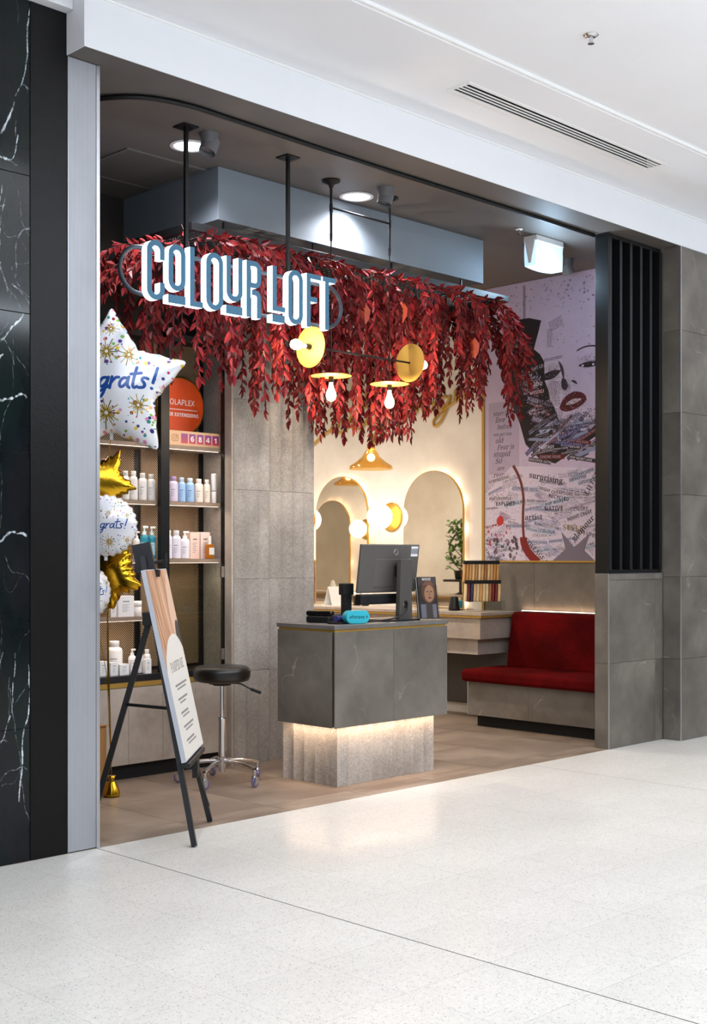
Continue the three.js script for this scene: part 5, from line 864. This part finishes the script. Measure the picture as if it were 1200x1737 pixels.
// ---------------------------------------------------------------- stool
{
  const t = thing('salon_stool', 'round black salon stool on a chrome five-castor base', 'stool', [1.615, 0, -1.0]);
  mesh('seat', lathe([[0, 0.672], [0.15, 0.672], [0.18, 0.682], [0.189, 0.7], [0.19, 0.74], [0.182, 0.763], [0.165, 0.773], [0.1, 0.778], [0, 0.779]], 44), mat.leather, t);
  mesh('seat_plate', [cyl(0.06, 0.075, 0.648, 0.672, 0, 0, 20), box(-0.07, 0.07, 0.655, 0.672, -0.05, 0.05, 0.003)], mat.black, t);
  mesh('piston', cyl(0.013, 0.013, 0.42, 0.65, 0, 0, 18), mat.chrome, t); mesh('column', [cyl(0.024, 0.024, 0.17, 0.43, 0, 0, 24), cyl(0.028, 0.026, 0.428, 0.436, 0, 0, 24)], mat.chrome, t);
  mesh('hub', [cyl(0.03, 0.036, 0.1, 0.175, 0, 0, 24), cyl(0.022, 0.026, 0.075, 0.1, 0, 0, 20)], mat.chrome, t);
  const lv = mesh('lever', tube([[0.05, 0.66, 0.04], [0.1, 0.655, 0.07], [0.16, 0.62, 0.1], [0.2, 0.602, 0.12]], 0.005, 16, 6), mat.black, t); mesh('grip', rod([0.165, 0.617, 0.103], [0.225, 0.59, 0.133], 0.01, 10), mat.rubber, lv);
  for (let k = 0; k < 5; k++) {
    const a = (8 + 72 * k) * PI / 180, c = Math.cos(a), s = Math.sin(a), P = (r, y) => [r * c, y, r * s];
    const leg = mesh('leg', [tube([P(0.02, 0.148), P(0.12, 0.146), P(0.22, 0.128), P(0.285, 0.112)], 0.014, 14, 8)], mat.chrome, t);
    mesh('castor_stem', [cyl(0.014, 0.014, 0.075, 0.115, P(0.28, 0)[0], P(0.28, 0)[2], 14), cyl(0.022, 0.018, 0.062, 0.076, P(0.28, 0)[0], P(0.28, 0)[2], 16)], mat.chrome, leg);
    const turn = a + 0.7 + k * 1.3; const w = new THREE.TorusGeometry(0.024, 0.0115, 10, 24).toNonIndexed(); w.rotateY(turn); w.translate(P(0.285, 0)[0], 0.0365, P(0.285, 0)[2]); mesh('wheel', w, mat.wheel, leg);
    const hb = new THREE.CylinderGeometry(0.022, 0.022, 0.02, 18).toNonIndexed(); hb.rotateX(PI / 2); hb.rotateY(turn); hb.translate(P(0.285, 0)[0], 0.0365, P(0.285, 0)[2]); mesh('wheel_hub', hb, mat.alu, leg);
    const fk = merge([box(-0.018, 0.018, 0.03, 0.066, -0.018, -0.014, 0.002), box(-0.018, 0.018, 0.03, 0.066, 0.014, 0.018, 0.002), box(-0.018, 0.018, 0.0615, 0.067, -0.018, 0.018)]); fk.rotateY(turn); fk.translate(P(0.285, 0)[0], 0, P(0.285, 0)[2]); mesh('fork', fk, mat.alu, leg);
  }
}
// ---------------------------------------------------------------- balloons, weight and box by the left pier
const inkBlue = '#1f4f9c';
function scriptPath(g, s, x, y, k, sl = 0.22) {       // brush handwriting from a few strokes
  const G = {
    C: [[[0.62, -0.78], [0.4, -0.95], [0.12, -0.7], [0.05, -0.3], [0.2, 0], [0.6, -0.1]]], o: [[[0.42, -0.5], [0.18, -0.5], [0.06, -0.2], [0.2, 0], [0.42, -0.15], [0.42, -0.5], [0.6, -0.42]]], n: [[[0.08, -0.5], [0.08, 0]], [[0.08, -0.28], [0.28, -0.52], [0.42, -0.36], [0.4, 0], [0.55, -0.06]]],
    g: [[[0.44, -0.46], [0.22, -0.54], [0.06, -0.26], [0.18, -0.02], [0.4, -0.18], [0.46, -0.5]], [[0.46, -0.5], [0.42, 0.1], [0.28, 0.46], [0.06, 0.42], [0.02, 0.24], [0.3, 0.08], [0.6, -0.12]]], r: [[[0.1, -0.52], [0.1, 0]], [[0.1, -0.22], [0.24, -0.5], [0.42, -0.5]]], a: [[[0.44, -0.44], [0.22, -0.54], [0.06, -0.24], [0.18, 0], [0.42, -0.2], [0.46, -0.52]], [[0.46, -0.52], [0.44, -0.12], [0.58, -0.02]]],
    t: [[[0.2, -0.98], [0.16, -0.2], [0.26, 0], [0.4, -0.08]], [[0.0, -0.66], [0.46, -0.72]]], s: [[[0.4, -0.46], [0.22, -0.54], [0.1, -0.42], [0.32, -0.22], [0.3, -0.04], [0.06, -0.04]]], '!': [[[0.2, -0.98], [0.14, -0.28]], [[0.12, -0.03], [0.13, -0.02]]],
  };
  for (const ch of s) { for (const st of G[ch]) { g.beginPath(); const q = st.map(([a, b]) => [x + (a - b * sl) * k, y + b * k]); g.moveTo(...q[0]); for (let i = 1; i < q.length - 1; i++) g.quadraticCurveTo(q[i][0], q[i][1], (q[i][0] + q[i + 1][0]) / 2, (q[i][1] + q[i + 1][1]) / 2); g.lineTo(...q[q.length - 1]); g.stroke(); } x += k * ({ r: 0.42, t: 0.42, '!': 0.3, C: 0.66 }[ch] || 0.52); }
  return x;
}
function confetti(g, w, n, clear) {
  const cols = ['#23306e', '#c21f3a', '#e08ab0', '#f2c230', '#1f8a84', '#e28a4c', '#5b2f86', '#64b8b0', '#7ab04a', '#8a1420'];
  for (let k = 0; k < n; k++) { const x = R(0, w), y = R(0, w); if (clear(x, y)) continue; g.fillStyle = cols[Math.floor(rnd() * 10)]; g.globalAlpha = 0.92; g.beginPath(); g.arc(x, y, w * R(0.004, 0.0125), 0, 7); g.fill(); } g.globalAlpha = 1;
}
function burst(g, x, y, r) { for (let k = 0; k < 22; k++) { const a = k * 0.2856 + R(-0.06, 0.06), l = r * (k % 2 ? 0.55 : 1) * R(0.8, 1.1); g.strokeStyle = k % 3 ? '#b08f2e' : '#6e5a20'; g.lineWidth = r * 0.07; g.beginPath(); g.moveTo(x + Math.cos(a) * r * 0.12, y + Math.sin(a) * r * 0.12); g.lineTo(x + Math.cos(a) * l, y + Math.sin(a) * l); g.stroke(); } }
function foilGeo(rad, bulge, puck, segs = 100, rings = 22) {       // two cushions meeting at a seam; rad(angle) is the outline, the swell is that of a loaded membrane
  const RM = Math.max(...Array.from({ length: segs }, (_, i) => rad(i / segs * 2 * PI))), N = 64, hgt = new Float32Array((N + 1) * (N + 1)), inside = new Uint8Array((N + 1) * (N + 1)), W = RM * 1.05;
  for (let j = 0; j <= N; j++) for (let i = 0; i <= N; i++) { const x = (i / N * 2 - 1) * W, y = (j / N * 2 - 1) * W; inside[j * (N + 1) + i] = Math.hypot(x, y) < rad((Math.atan2(x, y) + 2 * PI) % (2 * PI)) * 0.985 ? 1 : 0; }
  for (let it = 0; it < 420; it++) for (let j = 1; j < N; j++) for (let i = 1; i < N; i++) { const k = j * (N + 1) + i; if (inside[k]) hgt[k] = (hgt[k - 1] + hgt[k + 1] + hgt[k - N - 1] + hgt[k + N + 1]) / 4 + 0.01; }
  const top = Math.sqrt(hgt.reduce((a, b) => Math.max(a, b), 0)); const at = (x, y) => { const u = (x / W + 1) / 2 * N, v = (y / W + 1) / 2 * N, i = Math.min(N - 1, Math.max(0, Math.floor(u))), j = Math.min(N - 1, Math.max(0, Math.floor(v))), fx = u - i, fy = v - j, q = (a, b) => hgt[b * (N + 1) + a]; return Math.sqrt((q(i, j) * (1 - fx) + q(i + 1, j) * fx) * (1 - fy) + (q(i, j + 1) * (1 - fx) + q(i + 1, j + 1) * fx) * fy) / top; };
  const pos = [], uv = []; const pt = (i, j, s) => { const a = i / segs * 2 * PI, q = Math.pow(j / rings, 0.8), r0 = rad(a) * q, x = Math.sin(a) * r0, y = Math.cos(a) * r0; const pk = 1 + puck * Math.sin(a * 26 + 1.3) * Math.pow(q, 6); return [x * pk, y * pk, s * (bulge * (j === rings ? 0 : at(x, y)) + puck * 0.35 * RM * Math.sin(a * 26) * Math.pow(q, 4) * (1 - q))]; };
  for (const s of [1, -1]) for (let j = 0; j < rings; j++) for (let i = 0; i < segs; i++) {
    const A = pt(i, j, s), B = pt(i + 1, j, s), C = pt(i + 1, j + 1, s), D = pt(i, j + 1, s); const tri = s > 0 ? [A, D, C, A, C, B] : [A, C, D, A, B, C]; for (const p of tri) { pos.push(...p); uv.push(p[0] / (2.06 * RM) + 0.5, p[1] / (2.06 * RM) + 0.5); }
  }
  const g = new THREE.BufferGeometry(); g.setAttribute('position', new THREE.Float32BufferAttribute(pos, 3)); g.setAttribute('uv', new THREE.Float32BufferAttribute(uv, 2)); g.computeVertexNormals(); return toCreasedNormals(g, 1.2);
}
const starRad = (Ro, Ri) => (a) => { const p = ((a / (2 * PI / 5)) % 1 + 1) % 1, d = Math.min(p, 1 - p) * 2; const aa = PI / 5 * d, A = [Ro, 0], B = [Ri * Math.cos(PI / 5), Ri * Math.sin(PI / 5)]; const ex = B[0] - A[0], ey = B[1] - A[1]; const den = Math.cos(aa) * ey - Math.sin(aa) * ex; const r = (A[0] * ey - A[1] * ex) / den; return Math.min(r, Ro * 0.955 + (r - Ro * 0.955) * 0.3 > 0 ? Math.min(r, Ro * 0.97) : r); };
const BX = 0.83, BZ = -1.12;      // the bunch hangs over this point
{
  const starMap = canvasTex(1024, 1024, (g, w) => {
    g.fillStyle = '#f1f1f5'; g.fillRect(0, 0, w, w); confetti(g, w, 520, (x, y) => y > 395 && y < 600 && x > 140 && x < 790);
    for (const [x, y, r] of [[520, 150, 52], [500, 300, 88], [640, 320, 70], [500, 690, 100], [700, 640, 70], [860, 560, 60], [300, 300, 80], [300, 700, 80]]) burst(g, x, y, r);
    g.strokeStyle = inkBlue; g.lineCap = 'round'; g.lineJoin = 'round'; g.lineWidth = 19; scriptPath(g, 'Congrats!', 214, 535, 134);
  });
  const roundMap = canvasTex(768, 768, (g, w) => {
    g.fillStyle = '#eeeef3'; g.fillRect(0, 0, w, w); confetti(g, w, 420, (x, y) => y > 300 && y < 500 && x > 90 && x < 690);
    for (const [x, y, r] of [[420, 230, 50], [640, 260, 50], [430, 580, 90], [640, 560, 50], [200, 620, 80], [180, 200, 60]]) burst(g, x, y, r);
    g.strokeStyle = inkBlue; g.lineCap = 'round'; g.lineJoin = 'round'; g.lineWidth = 13; scriptPath(g, 'Congrats!', 110, 420, 118);
  });
  const foil = (map) => PH({ map, roughness: 0.24, metalness: 0.1, clearcoat: 0.5, clearcoatRoughness: 0.15 });
  const ribbon = (t, y0) => { const hh = t.position.y; t.updateMatrixWorld(); const end = t.worldToLocal(V(BX, 0.13, BZ)), mid = t.worldToLocal(V(BX + 0.05, hh * 0.55, BZ - 0.12)); mesh('ribbon', tube([[0, y0, 0], [mid.x * 0.5, y0 - 0.06, mid.z * 0.6], [mid.x, mid.y, mid.z], [end.x, end.y, end.z]], 0.0022, 24, 5), mat.gold, t); };
  const F = -PI / 4;
  const s = thing('star_balloon', 'large white confetti star balloon reading Congrats at the grey pier', 'balloon', [BX, 2.56, BZ], F); mesh('envelope', foilGeo(starRad(0.50, 0.285), 0.13, 0.012, 200, 22), foil(starMap), s); mesh('tail', box(-0.01, 0.01, -0.33, -0.27, -0.003, 0.003), foil(starMap), s); ribbon(s, -0.3);
  const r1 = thing('round_balloon', 'round white confetti balloon reading Congrats above the easel', 'balloon', [BX - 0.085, 1.69, BZ + 0.065], F + 0.15); mesh('envelope', foilGeo(() => 0.19, 0.085, 0.03), foil(roundMap), r1); mesh('tail', box(-0.01, 0.01, -0.215, -0.185, -0.003, 0.003), foil(roundMap), r1); ribbon(r1, -0.19);
  const r2 = thing('round_balloon', 'lower round confetti balloon mostly hidden behind the grey pier', 'balloon', [BX - 0.185, 1.28, BZ - 0.01], F + 0.7); mesh('envelope', foilGeo(() => 0.17, 0.08, 0.03), foil(roundMap), r2); ribbon(r2, -0.16);
  const crumple = (Ro, Ri) => { const q = starRad(Ro, Ri); return (a) => q(a) * (1 + 0.04 * Math.sin(a * 7 + 1) + 0.03 * Math.sin(a * 13)); };
  const g1 = thing('gold_balloon', 'shiny gold star balloon between the big star and round balloon', 'balloon', [BX + 0.03, 1.97, BZ - 0.15], F + 0.4, undefined); mesh('envelope', foilGeo(crumple(0.23, 0.135), 0.075, 0.06, 120, 18).rotateZ(-0.5), mat.gold, g1); ribbon(g1, -0.12);
  const g2 = thing('gold_balloon', 'shiny gold star balloon hanging beside the easel head', 'balloon', [BX + 0.06, 1.39, BZ - 0.1], F - 0.35, undefined); mesh('envelope', foilGeo(crumple(0.24, 0.15), 0.08, 0.06, 120, 18).rotateZ(0.6), mat.gold, g2); ribbon(g2, -0.14);
  const w = thing('balloon_weight', 'small gold foil balloon weight on the floor by the grey pier', 'balloon weight', [BX, 0, BZ]); mesh('weight', lathe([[0, 0], [0.05, 0], [0.054, 0.02], [0.03, 0.09], [0.012, 0.1], [0.028, 0.13], [0, 0.13]], 12), mat.gold, w);
  const c = thing('cardboard_box', 'brown cardboard carton standing on the floor behind the grey pier', 'box', [0.70, 0, -1.28]); mesh('carton', box(-0.14, 0.14, 0.001, 0.44, -0.09, 0.09, 0.003), mat.kraft, c); mesh('flap', [bar([-0.14, 0.44, 0.09], [0.14, 0.44, 0.09], 0.05, 0.003), bar([-0.14, 0.44, -0.09], [0.14, 0.44, -0.09], 0.05, 0.003)], mat.kraft, c); mesh('tape', box(-0.03, 0.03, 0.3, 0.441, 0.0902, 0.0908), S({ color: 0xc9a070, roughness: 0.4 }), c);
}

renderer.render(scene, camera);
